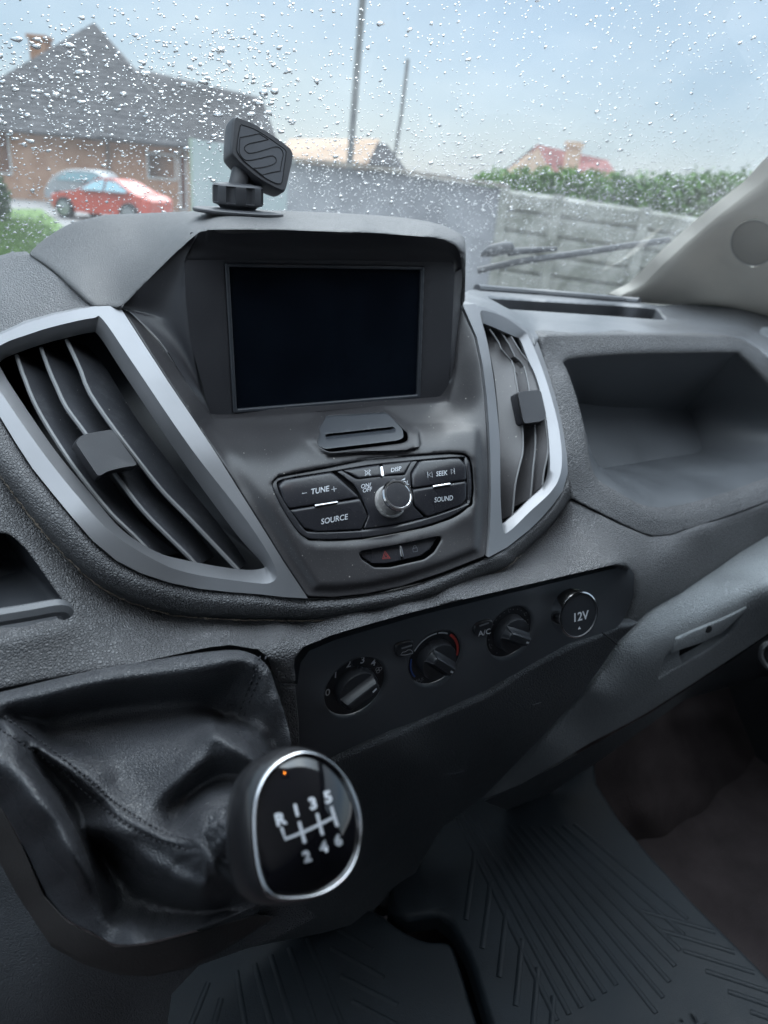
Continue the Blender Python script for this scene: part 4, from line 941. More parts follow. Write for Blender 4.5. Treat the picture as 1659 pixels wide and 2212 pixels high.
# ---- padded rim under the vents
up = [(-110, 740, .672), (-75, 762, .668), (-40, 830, .650), (0, 901, .622), (34, 957, .600), (70, 1012, .580), (111, 1063, .560), (153, 1114, .540), (200, 1168, .524), (250, 1210, .513), (302, 1237, .505), (365, 1258, .498), (429, 1271, .490), (494, 1278, .480), (560, 1283, .470), (690, 1293, .455), (800, 1284, .451), (900, 1262, .451), (1052, 1205, .455), (1093, 1182, .470), (1140, 1145, .490), (1189, 1094, .506), (1226, 1024, .524)]
lo = [(-150, 800, .665), (-100, 880, .64), (-50, 955, .612), (0, 1029, .580), (36, 1079, .567), (74, 1128, .552), (115, 1175, .537), (158, 1219, .524), (204, 1260, .514), (257, 1291, .508), (316, 1314, .502), (378, 1330, .498), (440, 1336, .488), (500, 1339, .478), (560, 1340, .469), (690, 1341, .452), (830, 1320, .447), (960, 1286, .450), (1086, 1231, .469), (1125, 1199, .487), (1160, 1167, .500), (1200, 1126, .508), (1234, 1078, .512)]
def rimrow(t, bulge, dy=0): return [(a[0]+(b[0]-a[0])*t, a[1]+(b[1]-a[1])*t+dy, a[2]+(b[2]-a[2])*t-bulge) for a, b in zip(up, lo)]
rows = [[(a, b, c+.012) for a, b, c in up], rimrow(.02, -.001), rimrow(.12, .003), rimrow(.35, .0065), rimrow(.62, .0055), rimrow(.85, -.001), rimrow(1., -.014), [(a, b-4, c+.03) for a, b, c in lo]]
g = G(); loft(g, rows, 6, 4)
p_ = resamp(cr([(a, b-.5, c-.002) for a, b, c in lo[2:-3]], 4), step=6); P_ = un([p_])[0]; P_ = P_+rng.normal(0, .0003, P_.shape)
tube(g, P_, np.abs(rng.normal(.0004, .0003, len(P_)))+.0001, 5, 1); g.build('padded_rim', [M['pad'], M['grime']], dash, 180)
# ---- main pad
FP = Field([(a, b, c+.010) for a, b, c in lo]+[(-80, 1515, .47), (0, 1498, .46), (150, 1470, .452), (300, 1440, .445), (480, 1402, .432), (560, 1410, .427), (600, 1450, .424), (640, 1480, .425), (665, 1408, .422), (720, 1385, .421), (900, 1333, .420), (1100, 1283, .421), (1340, 1228, .425),
    (600, 1375, .437), (800, 1345, .430), (1000, 1295, .430), (300, 1375, .475), (150, 1290, .505), (60, 1170, .545), (0, 1090, .572), (200, 1360, .482), (0, 1440, .474), (1234, 1082, .512), (1290, 1110, .508), (1409, 1163, .512), (1454, 1159, .518), (1554, 1127, .53), (1659, 1089, .545), (1820, 1035, .56), (1535, 1152, .522), (1439, 1192, .498), (1367, 1222, .458), (1659, 1162, .555), (1558, 1228, .533), (1471, 1285, .505), (1405, 1320, .485), (1384, 1342, .478), (1340, 1386, .470),  (1300, 1440, .46),
    (1250, 1170, .475), (1340, 1180, .468), (1820, 1095, .56)], lam=3e-3)
lo_s = cr(px(lo), 3)
recess_top = [(1346, 1325), (1359, 1290), (1363, 1262), (1360, 1245), (1350, 1234), (1334, 1231), (1220, 1257), (1100, 1285), (1000, 1309), (900, 1334), (800, 1362), (720, 1386), (665, 1408), (648, 1430), (641, 1480)]
pad_o = list(map(tuple, lo_s))+[(1234, 1081), (1279, 1104), (1354, 1142), (1409, 1163), (1454, 1159), (1554, 1127), (1659, 1089), (1820, 1030), (1820, 1085), (1659, 1163), (1558, 1229), (1471, 1286), (1405, 1322), (1384, 1343), (1340, 1388), (1318, 1376)]+recess_top+[(610, 1482), (596, 1440), (560, 1408), (500, 1398), (450, 1404), (300, 1436), (150, 1463), (0, 1493), (-95, 1512), (-140, 1400), (-140, 900)]
cubL = rc([(-90, 1150), (22, 1160), (60, 1196), (110, 1268), (150, 1325), (146, 1345), (120, 1358), (60, 1372), (-90, 1402)], [10, 14, 20, 20, 12, 10, 10, 20, 10])
RT = np.array(recess_top[:14]+recess_top[:14][::-1], float)
g = G(); panel(g, pad_o, FP, holes=[cubL], step=10, roll=(20, .016), hroll=(16, .007), skirt=.02, hskirt=.01, rmask=lambda V: .22+.78*np.exp(-(np.maximum(dist(V, RT)-14, 0)/16)**2)); g.build('main_pad', M['pad'], dash, 70)
# left cubby
g = G(); c3 = FP(cubL)+[0, .012, 0]; c4 = c3.mean(0)+(c3-c3.mean(0))*.85+[-.02, .07, -.0]; wall(g, c3, c4, 4); cap(g, c4)
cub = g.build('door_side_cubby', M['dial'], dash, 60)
g = G(); l_ = [(-90, 1372, .462), (-20, 1352, .462), (60, 1338, .461), (120, 1327, .462), (138, 1328, .464), (146, 1338, .466)]; tube(g, un([cr(l_, 4)])[0]+[0, .012, -.002], .006, 8); g.build('cubby_lip', M['padsm'], cub)
# ---- storage tray on the right
TF = Field([(1160, 738, .668), (1175, 783, .648), (1200, 864, .602), (1209, 904, .582), (1222, 981, .542), (1226, 1027, .526), (1236, 1078, .515), (1279, 1102, .508), (1354, 1140, .508), (1409, 1161, .514), (1454, 1157, .52), (1554, 1125, .532), (1659, 1087, .548), (1820, 1030, .565), (1180, 724, .665), (1280, 722, .677), (1379, 722, .686), (1480, 723, .695), (1579, 726, .70), (1640, 755, .69), (1760, 860, .66), (1820, 900, .65),
    (1230, 783, .645), (1400, 771, .665), (1602, 768, .675), (1264, 885, .595), (1280, 955, .565), (1300, 1035, .54), (1414, 1100, .532), (1554, 1080, .548), (1659, 1040, .565), (1220, 820, .62), (1700, 940, .62)], lam=3e-3)
tray_o = [(1167, 731), (1184, 722.5), (1280, 721.5), (1379, 721), (1500, 723), (1579, 726), (1610, 735), (1645, 757), (1700, 805), (1780, 880), (1830, 930), (1830, 1025), (1659, 1086), (1554, 1124), (1454, 1156), (1430, 1160), (1409, 1160), (1385, 1153), (1354, 1139), (1279, 1101), (1236, 1078), (1228, 1040), (1226, 1000), (1222, 970), (1211, 905), (1199, 855), (1178, 783)]
tr_op = cr([(1231, 784), (1290, 776), (1380, 771), (1500, 768), (1590, 767), (1612, 775), (1680, 850), (1745, 945), (1748, 990), (1700, 1026), (1659, 1042), (1554, 1080), (1455, 1103), (1400, 1097), (1354, 1072), (1308, 1044), (1289, 1012), (1277, 945), (1260, 875), (1243, 822), (1233, 797)], 4, True)
g = G(); panel(g, tray_o, TF, holes=[tr_op], step=10, roll=(5, .004), hroll=(26, .011), skirt=.02, hskirt=0); tp = g.build('storage_tray', M['pad'], dash, 70)
bk = cr([(1252, 870), (1290, 876), (1345, 880), (1410, 882), (1465, 884), (1480, 886), (1494, 896), (1506, 935), (1514, 962), (1514, 972), (1500, 980), (1460, 985), (1420, 992), (1385, 998), (1350, 1004), (1320, 1008), (1300, 1010), (1280, 985), (1268, 945), (1260, 915), (1254, 890)], 4, True)
F0 = TF(tr_op)+[0, .011, 0]; bk_f = Field([(1252, 870, .76), (1494, 890, .78), (1514, 975, .72), (1300, 1010, .67), (1400, 940, .74)]); B0 = bk_f(bk)
g = G(); wall(g, F0, B0, 6); panel(g, bk, bk_f, step=14); g.build('tray_cavity', M['tray'], tp, 180)
# ---- flat top shelf with the demister slot
def zf(x, y, z): return (x, y, Yz(x, y, z))
TS = Field([(1002, 652, .664), (1040, 660, .668), (1070, 673, .676), (1113, 696, .68), (1143, 716, .679), (1163, 740, .668), (1180, 722, .668), (1280, 721, .680), (1379, 720, .688), (1480, 722, .697), (1579, 724, .704), (1640, 755, .693), (1820, 900, .65), (1040, 640, .80), (1100, 664, .775), (1279, 678, .79), (1437, 690, .79), (1060, 641, .86), (1180, 648, .88), (1379, 661, .88),
    (1035, 621, .98), (1180, 631, .99), (1350, 647, .98), (1424, 657, .92), (1529, 655, .93), (1640, 669, .87), (1820, 700, .80), (1600, 700, .77), (1820, 800, .70)], lam=3e-3)
shelf = [(1003, 655), (1023, 657), (1070, 674), (1113, 697), (1141, 717), (1158, 738), (1168, 728), (1184, 721), (1379, 719.5), (1579, 724.5), (1612, 733), (1648, 756), (1703, 804), (1830, 925), (1830, 720), (1700, 680), (1629, 667), (1580, 660), (1529, 655), (1470, 655), (1424, 657), (1350, 646), (1180, 630), (1035, 621), (1004, 626)]
slot_o = rc([(1056, 641), (1179, 648), (1379, 660), (1420, 665), (1438, 689), (1279, 677.5), (1101, 665.5)], 4)
g = G(); panel(g, shelf, TS, holes=[slot_o], step=9, roll=(5, .004), hroll=(4, .003), skirt=.03, hskirt=.02, dv=(0, .3, -1)); sh = g.build('top_shelf', M['padsm'], dash, 60)
g = G(); panel(g, slot_o, TS, step=20, off=.022, dv=(0, .3, -1)); g.build('demister_slot', M['black'], sh)
g = G(); q = resamp(np.array([(1030, 626), (1180, 637), (1380, 654)], float), step=8); tube(g, TS(q)+[0, 0, .002], .006, 8); g.build('shelf_ledge', M['padsm'], sh)
g = G(); c_ = TS([(1652, 724)])[0]; lathe(g, [(.006, -.002), (.011, .001), (.012, .004), (.009, .005), (0, .003)], c_, (-.3, -.8, .6), 20); g.build('trim_cap', M['glove'], sh)
# ================================================================== CLIMATE PANEL, LOWER DASH
CF = Field([(641, 1440, .440), (700, 1385, .447), (900, 1333, .448), (1100, 1285, .448), (1345, 1228, .452), (770, 1485, .440), (940, 1425, .440), (1105, 1370, .440), (1250, 1327, .442), (1330, 1330, .446), (1240, 1400, .444), (1060, 1500, .444), (900, 1572, .446), (740, 1640, .448), (600, 1660, .45), (1380, 1240, .44)], lam=1e-3)
cl_o = [(600, 1480), (642, 1482), (649, 1432), (668, 1406), (722, 1383), (900, 1331), (1100, 1282), (1340, 1225), (1358, 1225), (1370, 1240), (1368, 1290), (1345, 1340), (1300, 1392), (1250, 1412), (1150, 1455), (1060, 1512), (900, 1585), (740, 1650), (560, 1730)]
DR = [(770, 1487, 73, 62, -28), (943, 1424, 67, 58, -35), (1104, 1368, 63, 58, -40)]
# the dials are true circles on the panel; their rims are measured in the panel plane
def pframe(x, y):
    o = CF([(x, y)])[0]; u = CF([(x+20, y)])[0]-CF([(x-20, y)])[0]; v = CF([(x, y+20)])[0]-CF([(x, y-20)])[0]
    n = np.cross(u, v); n /= np.linalg.norm(n); n = n if n@(C0-o) > 0 else -n
    u = np.array([1., 0, 0]); u -= n*(u@n); u /= np.linalg.norm(u); return o, u, np.cross(n, u), n
wells = []
for (x, y, rx, ry, an), rad in zip(DR, (.0285, .0270, .0262)):
    o, u, v, n = pframe(x, y); t = np.linspace(0, 2*math.pi, 41)[:-1]; P = o+rad*(np.outer(np.cos(t), u)+np.outer(np.sin(t), v)); wells.append((projp(P), o, u, v, n, rad))
def wellpx(w_): return w_[0]
g = G(); panel(g, cl_o, CF, holes=[wellpx(w_) for w_ in wells], step=10, hroll=(7, .003), hskirt=.006, skirt=.01)
cp = g.build('climate_panel', M['clim'], dash, 60)
def ptx(w_, dx, dy, h_=0): _, o, u, v, n, r = w_; return o+u*dx*r+v*dy*r+n*h_
class OnDial:
    """local units of the dial radius -> 3D (x right, y up)"""
    def __init__(s, w_, h_): s.w = w_; s.h = h_
    def __call__(s, q): q = np.atleast_2d(q); return np.array([ptx(s.w, a, b, s.h) for a, b in q[:, :2]])
def dtext(g, s, w_, dx, dy, sz, ang=0, h_=.0002, mi=1, bold=.012):
    V, F = glyphs(s, bold); ca, sa = math.cos(ang), math.sin(ang); q = np.c_[V[:, 0]*ca-V[:, 1]*sa, V[:, 0]*sa+V[:, 1]*ca]*sz+[dx, dy]
    P = OnDial(w_, h_)(q); g.add(P, orient(P, F), mi)
def dline(g, pts, w_, wd, h_=.0002, mi=1, closed=False):
    p = np.array(pts, float); n = len(p); t = np.roll(p, -1, 0)-np.roll(p, 1, 0)
    if not closed: t[0] = p[1]-p[0]; t[-1] = p[-1]-p[-2]
    t /= np.linalg.norm(t, axis=1)[:, None]+1e-9; nn = np.c_[-t[:, 1], t[:, 0]]*wd/2; P = OnDial(w_, h_)(np.vstack([p+nn, p-nn]))
    g.add(P, orient(P, [(i, (i+1) % n, n+(i+1) % n, n+i) for i in range(n if closed else n-1)]), mi)
def pol(r, a): a = math.radians(a); return (r*math.sin(a), r*math.cos(a))
def arc(r, a0, a1, k=16): return [pol(r, a0+(a1-a0)*i/k) for i in range(k+1)]
def dial(k, ang, wide, tick=True, tall=.016):
    w_ = wells[k]; _, o, u, v, n, r = w_; g = G()
    wcap = OnDial(w_, -.004)([pol(1.0, a) for a in range(0, 360, 9)]); cap(g, wcap)
    lathe(g, [(r*.68, -.004), (r*.66, .0035), (r*.63, .0055), (r*.58, .006), (0, .006)], o, n, 48)
    return w_, g, o, u, v, n, r
def grip(name, w_, ang, tall, wd=.22, ln_=.57, par=None):
    """a bar-shaped grip standing on the dial"""
    _, o, u, v, n, r = w_; a = math.radians(ang); d = u*math.sin(a)+v*math.cos(a); s = np.cross(n, d); g = G(); rows = []
    for h_, sc1, sc2 in ((.0055, 1.06, 1.35), (.0075, 1., 1.05), (tall*.8, .95, .80), (tall*.95, .90, .68), (tall, .82, .52)):
        L_, W_ = r*ln_*sc1, r*wd*sc2; pr = [(-.96, -.62), (-.82, -.92), (.82, -1), (.98, -.7), (1.0, 0), (.98, .7), (.82, 1), (-.82, .92), (-.96, .62), (-1, 0)]
        rows.append([o+d*L_*p+s*W_*q+n*h_ for p, q in cr(pr, 3, True)])
    grid(g, rows, closed=True); cap(g, rows[-1]); L_ = r*ln_
    a0, a1 = o+d*L_*.78+n*(tall+.0002)*.96, o+d*L_*.5+n*(tall+.0003); V = [a0-s*.0009, a0+s*.0009, a1+s*.0009, a1-s*.0009]; V = np.array(V)+n*.0008
    g.add(V, orient(V, [(0, 1, 2, 3)]), 1); return g.build(name, [M['dial'], M['print']], par, 35)
# fan dial: numbers are printed on the panel just outside and inside the well
w_, g, o, u, v, n, r = dial(0, 50, .3)
fd_ = g.build('fan_dial', [M['dial'], M['print']], cp, 35); grip('grip', w_, 62, .0135, par=fd_)
fd_['label'] = 'dial numbered 0 to 4 with a fan symbol'
g = G()
for s, a in (('0', -88), ('1', -48), ('2', -16), ('3', 14), ('4', 42)):
    p = pol(.875, a); dtext(g, s, w_, p[0], p[1]-.1, .33, 0, -.0035, 0)
c_ = np.array(pol(.86, 66))
for k in range(3):
    a = math.radians(120*k+20); q = [c_+.055*np.array((math.cos(a), math.sin(a)))+.06*np.array((math.cos(t), math.sin(t))) for t in np.linspace(0, 6.28, 10)[:-1]]; dline(g, q, w_, .018, -.0035, 0, True)
g.build('dial_numbers', M['print'], fd_, 0)
# temperature dial
w_, g, o, u, v, n, r = dial(1, -50, .3)
td = g.build('temperature_dial', [M['dial'], M['print']], cp, 35); grip('grip', w_, 130, .0135, par=td)
g = G(); dline(g, arc(.90, -62, 0, 14), w_, .05, -.0034, 0); dline(g, arc(.90, 4, 28, 6), w_, .05, -.0034, 0); dline(g, arc(.90, 36, 100, 14), w_, .09, -.0034, 1); dline(g, arc(.90, -130, -80, 10), w_, .05, -.0034, 2)
dtext(g, 'MAX', w_, -.52, -.80, .17, .12, -.0034, 3); dtext(g, 'A/C', w_, -.48, -.93, .17, .12, -.0034, 3)
g.build('dial_scale', [M['print'], M['red'], M['blue'], M['dimprint']], td, 0)
# air direction dial
w_, g, o, u, v, n, r = dial(2, -50, .3)
ad_ = g.build('airflow_dial', [M['dial'], M['print']], cp, 35); grip('grip', w_, 118, .0135, par=ad_)
g = G()
for k in range(0, 22):
    a = -150+k*13
    if a in (-7, 45, 58, -137, 123): continue
    p = np.array(pol(.87, a)); q = [p+.024*np.array((math.cos(t), math.sin(t))) for t in np.linspace(0, 6.28, 7)[:-1]]; P = OnDial(w_, -.0034)(q); g.add(P, orient(P, [tuple(range(6))]), 0)
for a in (-6, 50, -118):
    c_ = np.array(pol(.86, a)); dline(g, [c_+(-.07, .06), c_+(-.03, .03), c_+(-.01, -.06), c_+(.05, -.07)], w_, .022, -.0034, 0); dline(g, [c_+(.02, .06), c_+(.07, .02)], w_, .022, -.0034, 0)
g.build('dial_symbols', M['dimprint'], ad_, 0)
# small push buttons
def cbtn(pts, fn):
    g = G(); panel(g, rc(pts, 7, 4), CF, step=5, roll=(5, .0022), skirt=.008, off=-.0025); fn(g); o_ = g.build('button', [M['dial'], M['print'], M['dimprint']], cp); return o_
def recbtn(g):
    shape2(g, [(864, 1397), (887, 1390)], CF, -.0028, 2, 3.2, False)
    shape2(g, [(862, 1411), (866, 1405), (872, 1404), (878, 1400), (884, 1400), (888, 1404), (888, 1408), (880, 1409), (872, 1411)], CF, -.0028, 1, .9, True)
cbtn([(851, 1392), (860, 1386), (887, 1380), (893, 1386), (892, 1400), (884, 1411), (872, 1418), (858, 1420), (850, 1408)], recbtn)
def acbtn(g):
    shape2(g, [(1032, 1349), (1052, 1342)], CF, -.0028, 2, 3.2, False); text(g, 'A/C', (1043, 1368), np.array((16.5, -4.2)), np.array((-.5, -16)), CF, -.0028, 1, .01)
cbtn([(1022, 1350), (1032, 1342), (1056, 1335), (1064, 1341), (1062, 1355), (1050, 1368), (1040, 1374), (1028, 1374), (1020, 1365)], acbtn)
# 12 V socket
o, u, v, n = pframe(1248, 1332); n2 = n*.96+u*-.02+np.array([-.1, 0, .2]); n2 /= np.linalg.norm(n2)
oc = atY(1250, 1328, .418); R12 = .0225
g = G(); lathe(g, [(.021, -.014), (R12, -.012), (R12, -.001), (R12*.985, .0008), (R12*.93, .0012)], oc, n2, 48, 1)
lathe(g, [(R12*.93, .0012), (R12*.9, .0002), (0, .0002)], oc, n2, 48, 0)
u2 = np.cross(np.cross(n2, [1., 0, 0]), n2); u2 /= np.linalg.norm(u2); v2 = np.cross(n2, u2); v2 = v2 if v2[2] > 0 else -v2
wz = (None, oc, u2, v2, n2, R12); dtext(g, '12V', wz, .08, -.25, .52, .0, .0004, 2, .02)
P = OnDial(wz, .0004)([(-.06, -.62), (.1, -.62), (.02, -.5)]); g.add(P, orient(P, [(0, 1, 2)]), 2)
g.build('power_socket', [M['dial'], M['chrome'], M['print']], cp, 30)
# grained rib and scuffed lower panel
LF = Field([(560, 1735, .448), (640, 1692, .446), (740, 1640, .442), (900, 1574, .439), (1060, 1504, .437), (1150, 1445, .438), (1240, 1400, .438), (1330, 1350, .442), (1384, 1345, .446), (760, 1700, .448), (900, 1650, .446), (1080, 1560, .446), (1200, 1490, .446), (1280, 1440, .45), (1129, 1640, .468), (1044, 1728, .51), (950, 1810, .53), (850, 1860, .53), (700, 1980, .50), (500, 2000, .47), (850, 1740, .475), (640, 1850, .46), (400, 1950, .46)], lam=2e-3)
lp_o = [(560, 1722), (640, 1680), (740, 1634), (900, 1568), (1060, 1498), (1150, 1440), (1240, 1394), (1310, 1366), (1342, 1350), (1384, 1347), (1340, 1388), (1304, 1442), (1259, 1502), (1199, 1567), (1129, 1642), (1044, 1729), (960, 1790), (905, 1880), (860, 1975), (700, 2020), (500, 2060), (400, 2000), (420, 1850)]
def scuff(g):
    for pts in (((975, 1620), (981, 1626), (979, 1632)), ((964, 1672), (985, 1670), (1003, 1665)), ((1152, 1523), (1170, 1517))): line(g, pts, LF, .00022, 0, mi=1, k=4)
g = G(); panel(g, lp_o, LF, step=10, roll=(8, .006), skirt=.05, dv=(0, 1, -.2)); scuff(g); g.build('lower_panel', [M['clim2'], M['dimprint']], dash, 70)
g = G(); line(g, [(1297, 1364), (1314, 1376), (1328, 1389)], Shift(LF, (0, -.001, 0)), .0009, -.002); g.build('trim_joint', M['black'], dash); g = G(); line(g, [(612, 1480), (642, 1481)], FP, .0007, .001); g.build('trim_joint', M['black'], dash)
g = G(); panel(g, [(606, 1484), (640, 1484), (648, 1560), (650, 1640), (640, 1700), (600, 1700)], Field([(606, 1484, .434), (640, 1484, .434), (650, 1640, .437), (600, 1700, .44)]), step=10, roll=(5, .004), skirt=.02); g.build('side_pad', M['pad'], dash, 60)
# ---- glovebox
GF = Field([(1820, 1060, .57), (1659, 1165, .550), (1558, 1230, .528), (1471, 1287, .502), (1405, 1322, .484), (1384, 1344, .476), (1340, 1388, .468), (1304, 1442, .463), (1259, 1502, .462), (1199, 1567, .468), (1129, 1642, .483), (1044, 1730, .515),
            (1820, 1180, .462), (1659, 1263, .465), (1558, 1307, .480), (1493, 1342, .474), (1430, 1372, .464), (1370, 1410, .458), (1300, 1500, .456), (1200, 1610, .470), (1820, 1260, .475), (1659, 1372, .488), (1580, 1425, .500), (1493, 1482, .497), (1405, 1538, .490), (1357, 1566, .487), (1279, 1605, .486), (1129, 1695, .503)], lam=2e-3)
gl_o = [(1820, 1066), (1659, 1167), (1558, 1232), (1471, 1289), (1405, 1325), (1388, 1347), (1344, 1391), (1308, 1445), (1262, 1505), (1202, 1570), (1132, 1645), (1046, 1731), (1129, 1697), (1200, 1655), (1279, 1607), (1357, 1567), (1405, 1540), (1493, 1484), (1580, 1427), (1659, 1374), (1820, 1260)]
scoop = rc([(1437, 1420), (1452, 1406), (1515, 1387), (1559, 1365), (1600, 1322), (1606, 1322), (1575, 1372), (1530, 1405), (1491, 1426), (1423, 1466)], [4, 4, 10, 10, 4, 3, 20, 20, 16, 5])
g = G(); panel(g, gl_o, GF, holes=[scoop], step=10, roll=(7, .005), hroll=(4, .002), skirt=.04, hskirt=.012, dv=(0, 1, -.1)); gb = g.build('glovebox', M['glove'], dash, 70)
g = G(); sc3 = GF(scoop)+[0, .013, -.001]; SG = Shift(GF, (0, .013, 0)); 
cen = np.array([(1485, 1418)]); panel(g, scoop, GF, step=8, off=.002, dv=(0, 1, -.1), bump=lambda V: .022*np.maximum(np.clip((1466-(V[:, 0]-1423)*.588-V[:, 1])/44, 0, 1), np.clip((V[:, 0]-1478)/14, 0, 1))); g.build('finger_scoop', M['glove'], gb, 60)
g = G(); latch = rc([(1459, 1377), (1500, 1358), (1560, 1334), (1611, 1309), (1600, 1325), (1559, 1364), (1515, 1386), (1454, 1406), (1447, 1410)], [3, 8, 8, 3, 6, 12, 12, 6, 3])
panel(g, latch, GF, step=7, roll=(3, .0015), skirt=.01, off=-.003); la = g.build('latch', M['glove'], gb, 50)
g = G(); c_ = GF([(1525, 1356)])[0]+[0, -.0034, 0]; _, u, v, n = pframe(1250, 1327); lathe(g, [(.0048, -.001), (.0048, .0008), (.0036, .0012), (0, .0009)], c_, (-.25, -.9, .1), 20); g.build('keyhole', M['black'], la)
# under-dash structure
g = G(); panel(g, [(1046, 1731), (1200, 1655), (1405, 1540), (1580, 1427), (1820, 1262), (1900, 1262), (1900, 1500), (1659, 1460), (1480, 1510), (1300, 1640), (1120, 1760)], Field([(1046, 1731, .54), (1405, 1540, .53), (1820, 1262, .52), (1659, 1460, .62), (1480, 1510, .62), (1120, 1760, .6)]), step=25); g.build('knee_panel', M['clim2'], dash, 60)
g = G(); q = cr([(1662, 1388, .52), (1648, 1396, .519), (1643, 1415, .519), (1650, 1432, .52), (1665, 1446, .52)], 4); tube(g, un([q])[0], .0035, 8); g.build('pull_handle', M['glove'], dash)
# ================================================================== PHONE MOUNT
mc = atY(514, 455, .70)
pm = thing('phone_mount', 'black magnetic phone mount with a tilted square head on top of the dashboard', 'phone mount', tuple(mc))
g = G(); lathe(g, [(0, -.003), (.0395, -.0022), (.0405, -.001), (.0405, .0005), (.0395, .0012), (.014, .0018)], mc+[.0005, .0, -.0005], (0, 0, 1), 48)
g.build('base_plate', M['mount'], pm, 30)
g = G(); lathe(g, [(.0165, .001), (.016, .002), (.0175, .0035), (.0205, .0048)], mc, (0, 0, 1), 32); g.build('stem', M['mount'], pm, 30)
g = G()
def scal(t, h_): return 1-.13*max(0, math.sin(8*t))**.5*(1 if .0065 < h_ < .0195 else 0)
lathe(g, [(.018, .0042), (.0218, .005), (.0224, .0062), (.0226, .0068), (.0226, .011), (.0226, .015), (.0226, .0192), (.0222, .0202), (.0205, .0216), (.012, .0228), (0, .023)], mc, (0, 0, 1), 144, mod=scal); g.build('collar', M['mount'], pm, 25)
fo = cr([(505, 253), (514, 252), (532, 259), (555, 270), (592, 293), (622, 315), (632, 326), (633.5, 342), (625, 383), (619, 407), (613, 414), (600, 410), (584, 402), (554, 384), (523, 358), (503, 337), (498.5, 324), (501, 285)], 4, True)
mv = mc+[.004, -.004, .055]; vdir = C0-mv; vdir /= np.linalg.norm(vdir)
mn = vdir-.42*cR+.12*cU; mn /= np.linalg.norm(mn)
mn = vdir+.75*cR-.10*cU; mn = vdir+.46*np.array([cR[0], cR[1], 0])+np.array([0, 0, .40]); mn /= np.linalg.norm(mn)
MP = Plane(mv, mn); f3 = MP(fo); cen = f3.mean(0)
def ringm(s, d): return cen+(f3-cen)*s-mn*d
g = G(); grid(g, [ringm(.95, -.0004), ringm(.985, .0008), ringm(1.0, .003), ringm(1.0, .015), ringm(.98, .020), ringm(.93, .0235)], closed=True); cap(g, ringm(.93, .0235))
class Inset:
    def __call__(s, q): return MP(q)+mn*.0004
IN = Inset()
panel(g, projp(ringm(.95, -.0004)), IN, step=10)
def Z3(*l): return [(399.6+.16276*x, 219.8+.16276*y) for x, y in l]
brd = Z3((735, 315), (760, 312), (900, 360), (1060, 450), (1220, 560), (1325, 640), (1335, 700), (1310, 880), (1285, 1060), (1250, 1088), (1180, 1075), (1040, 1000), (900, 890), (760, 770), (692, 670), (686, 600), (710, 420))
panel(g, cr(brd, 3, True), IN, step=8, off=0, mi=1, bump=lambda V: 0*V[:, 0])
for i in range(len(g.V)): pass
g.V[-1] = g.V[-1]+mn*.0003
def groove(pts, closed=False, sm=True):
    p = cr(Z3(*pts), 4, closed) if sm else np.array(Z3(*pts)); tube(g, IN(resamp(p, step=2.2, closed=closed))+mn*.0004, .00042, 5, 2, closed)
groove([(735, 315), (760, 312), (900, 360), (1060, 450), (1220, 560), (1325, 640), (1335, 700), (1310, 880), (1285, 1060), (1250, 1088), (1180, 1075), (1040, 1000), (900, 890), (760, 770), (692, 670), (686, 600), (710, 420)], True)
groove([(727, 478), (860, 452), (980, 426), (1100, 503)], sm=False); groove([(1100, 505), (940, 540), (850, 560), (795, 592), (788, 636), (835, 682), (930, 676), (1080, 632), (1225, 602), (1298, 680), (1280, 800), (1260, 920)]); groove([(1260, 922), (1130, 945), (1020, 975), (905, 887)], sm=False)
groove([(905, 885), (1000, 878), (1120, 850), (1195, 815), (1208, 770), (1170, 725), (1120, 725), (960, 762), (860, 780), (785, 772), (722, 690), (716, 600), (727, 478)])
g.build('magnet_head', [M['mount'], M['mountg'], M['black']], pm, 40)
g = G(); tube(g, [mc+[0, 0, .019], mc+[.004, .003, .034], ringm(.5, .022).mean(0)], [.009, .0085, .011], 12); g.build('ball_joint', M['mount'], pm)
# ================================================================== GEAR LEVER
gl = thing('gear_lever', 'gear lever with a glossy black knob and crumpled black leather gaiter', 'gear lever', tuple(Field([(0, 0, .47), (1, 0, .47), (0, 1, .47)], 't')([(400, 1850)])[0]))
GT = []
def ridge(pts, step=22):
    p = resamp(cr(pts, 6), step=step); GT.extend(map(tuple, p))
ridge([(-90, 1530, .468), (36, 1517, .472), (145, 1488, .480), (253, 1466, .490), (398, 1446, .503), (506, 1424, .513), (556, 1440, .520), (585, 1480, .523), (612, 1540, .525), (632, 1620, .525)], 30)   # roll along the top edge
ridge([(-90, 1504, .482), (0, 1494, .484), (110, 1467, .490), (217, 1443, .500), (320, 1426, .510), (416, 1411, .519), (506, 1402, .527), (560, 1416, .532), (596, 1470, .534), (625, 1560, .534)], 34)
ridge([(-90, 1556, .484), (33, 1550, .487), (108, 1545, .500), (181, 1530, .512), (260, 1518, .522), (362, 1516, .532), (434, 1530, .541), (478, 1556, .548)], 24)                             # hollow under the roll
ridge([(482, 1530, .545), (500, 1490, .540), (516, 1462, .532), (530, 1445, .524)], 18)
ridge([(520, 1560, .545), (535, 1515, .537), (552, 1470, .528)], 22); ridge([(575, 1600, .532), (590, 1690, .520), (600, 1780, .51)], 40)
ridge([(100, 1580, .500), (200, 1570, .512), (300, 1566, .516), (400, 1556, .520), (452, 1560, .510)], 26)
ridge([(463, 1572, .470), (500, 1594, .468), (542, 1624, .470), (575, 1660, .478)], 20)                     # peak beside the knob
ridge([(120, 1610, .490), (220, 1625, .488), (320, 1625, .482), (410, 1610, .474)], 30)
ridge([(470, 1610, .462), (440, 1650, .458), (395, 1690, .455), (345, 1720, .455), (330, 1760, .450)], 20)   # lip over the fold
ridge([(250, 1690, .470), (310, 1700, .466), (380, 1650, .466)], 26)
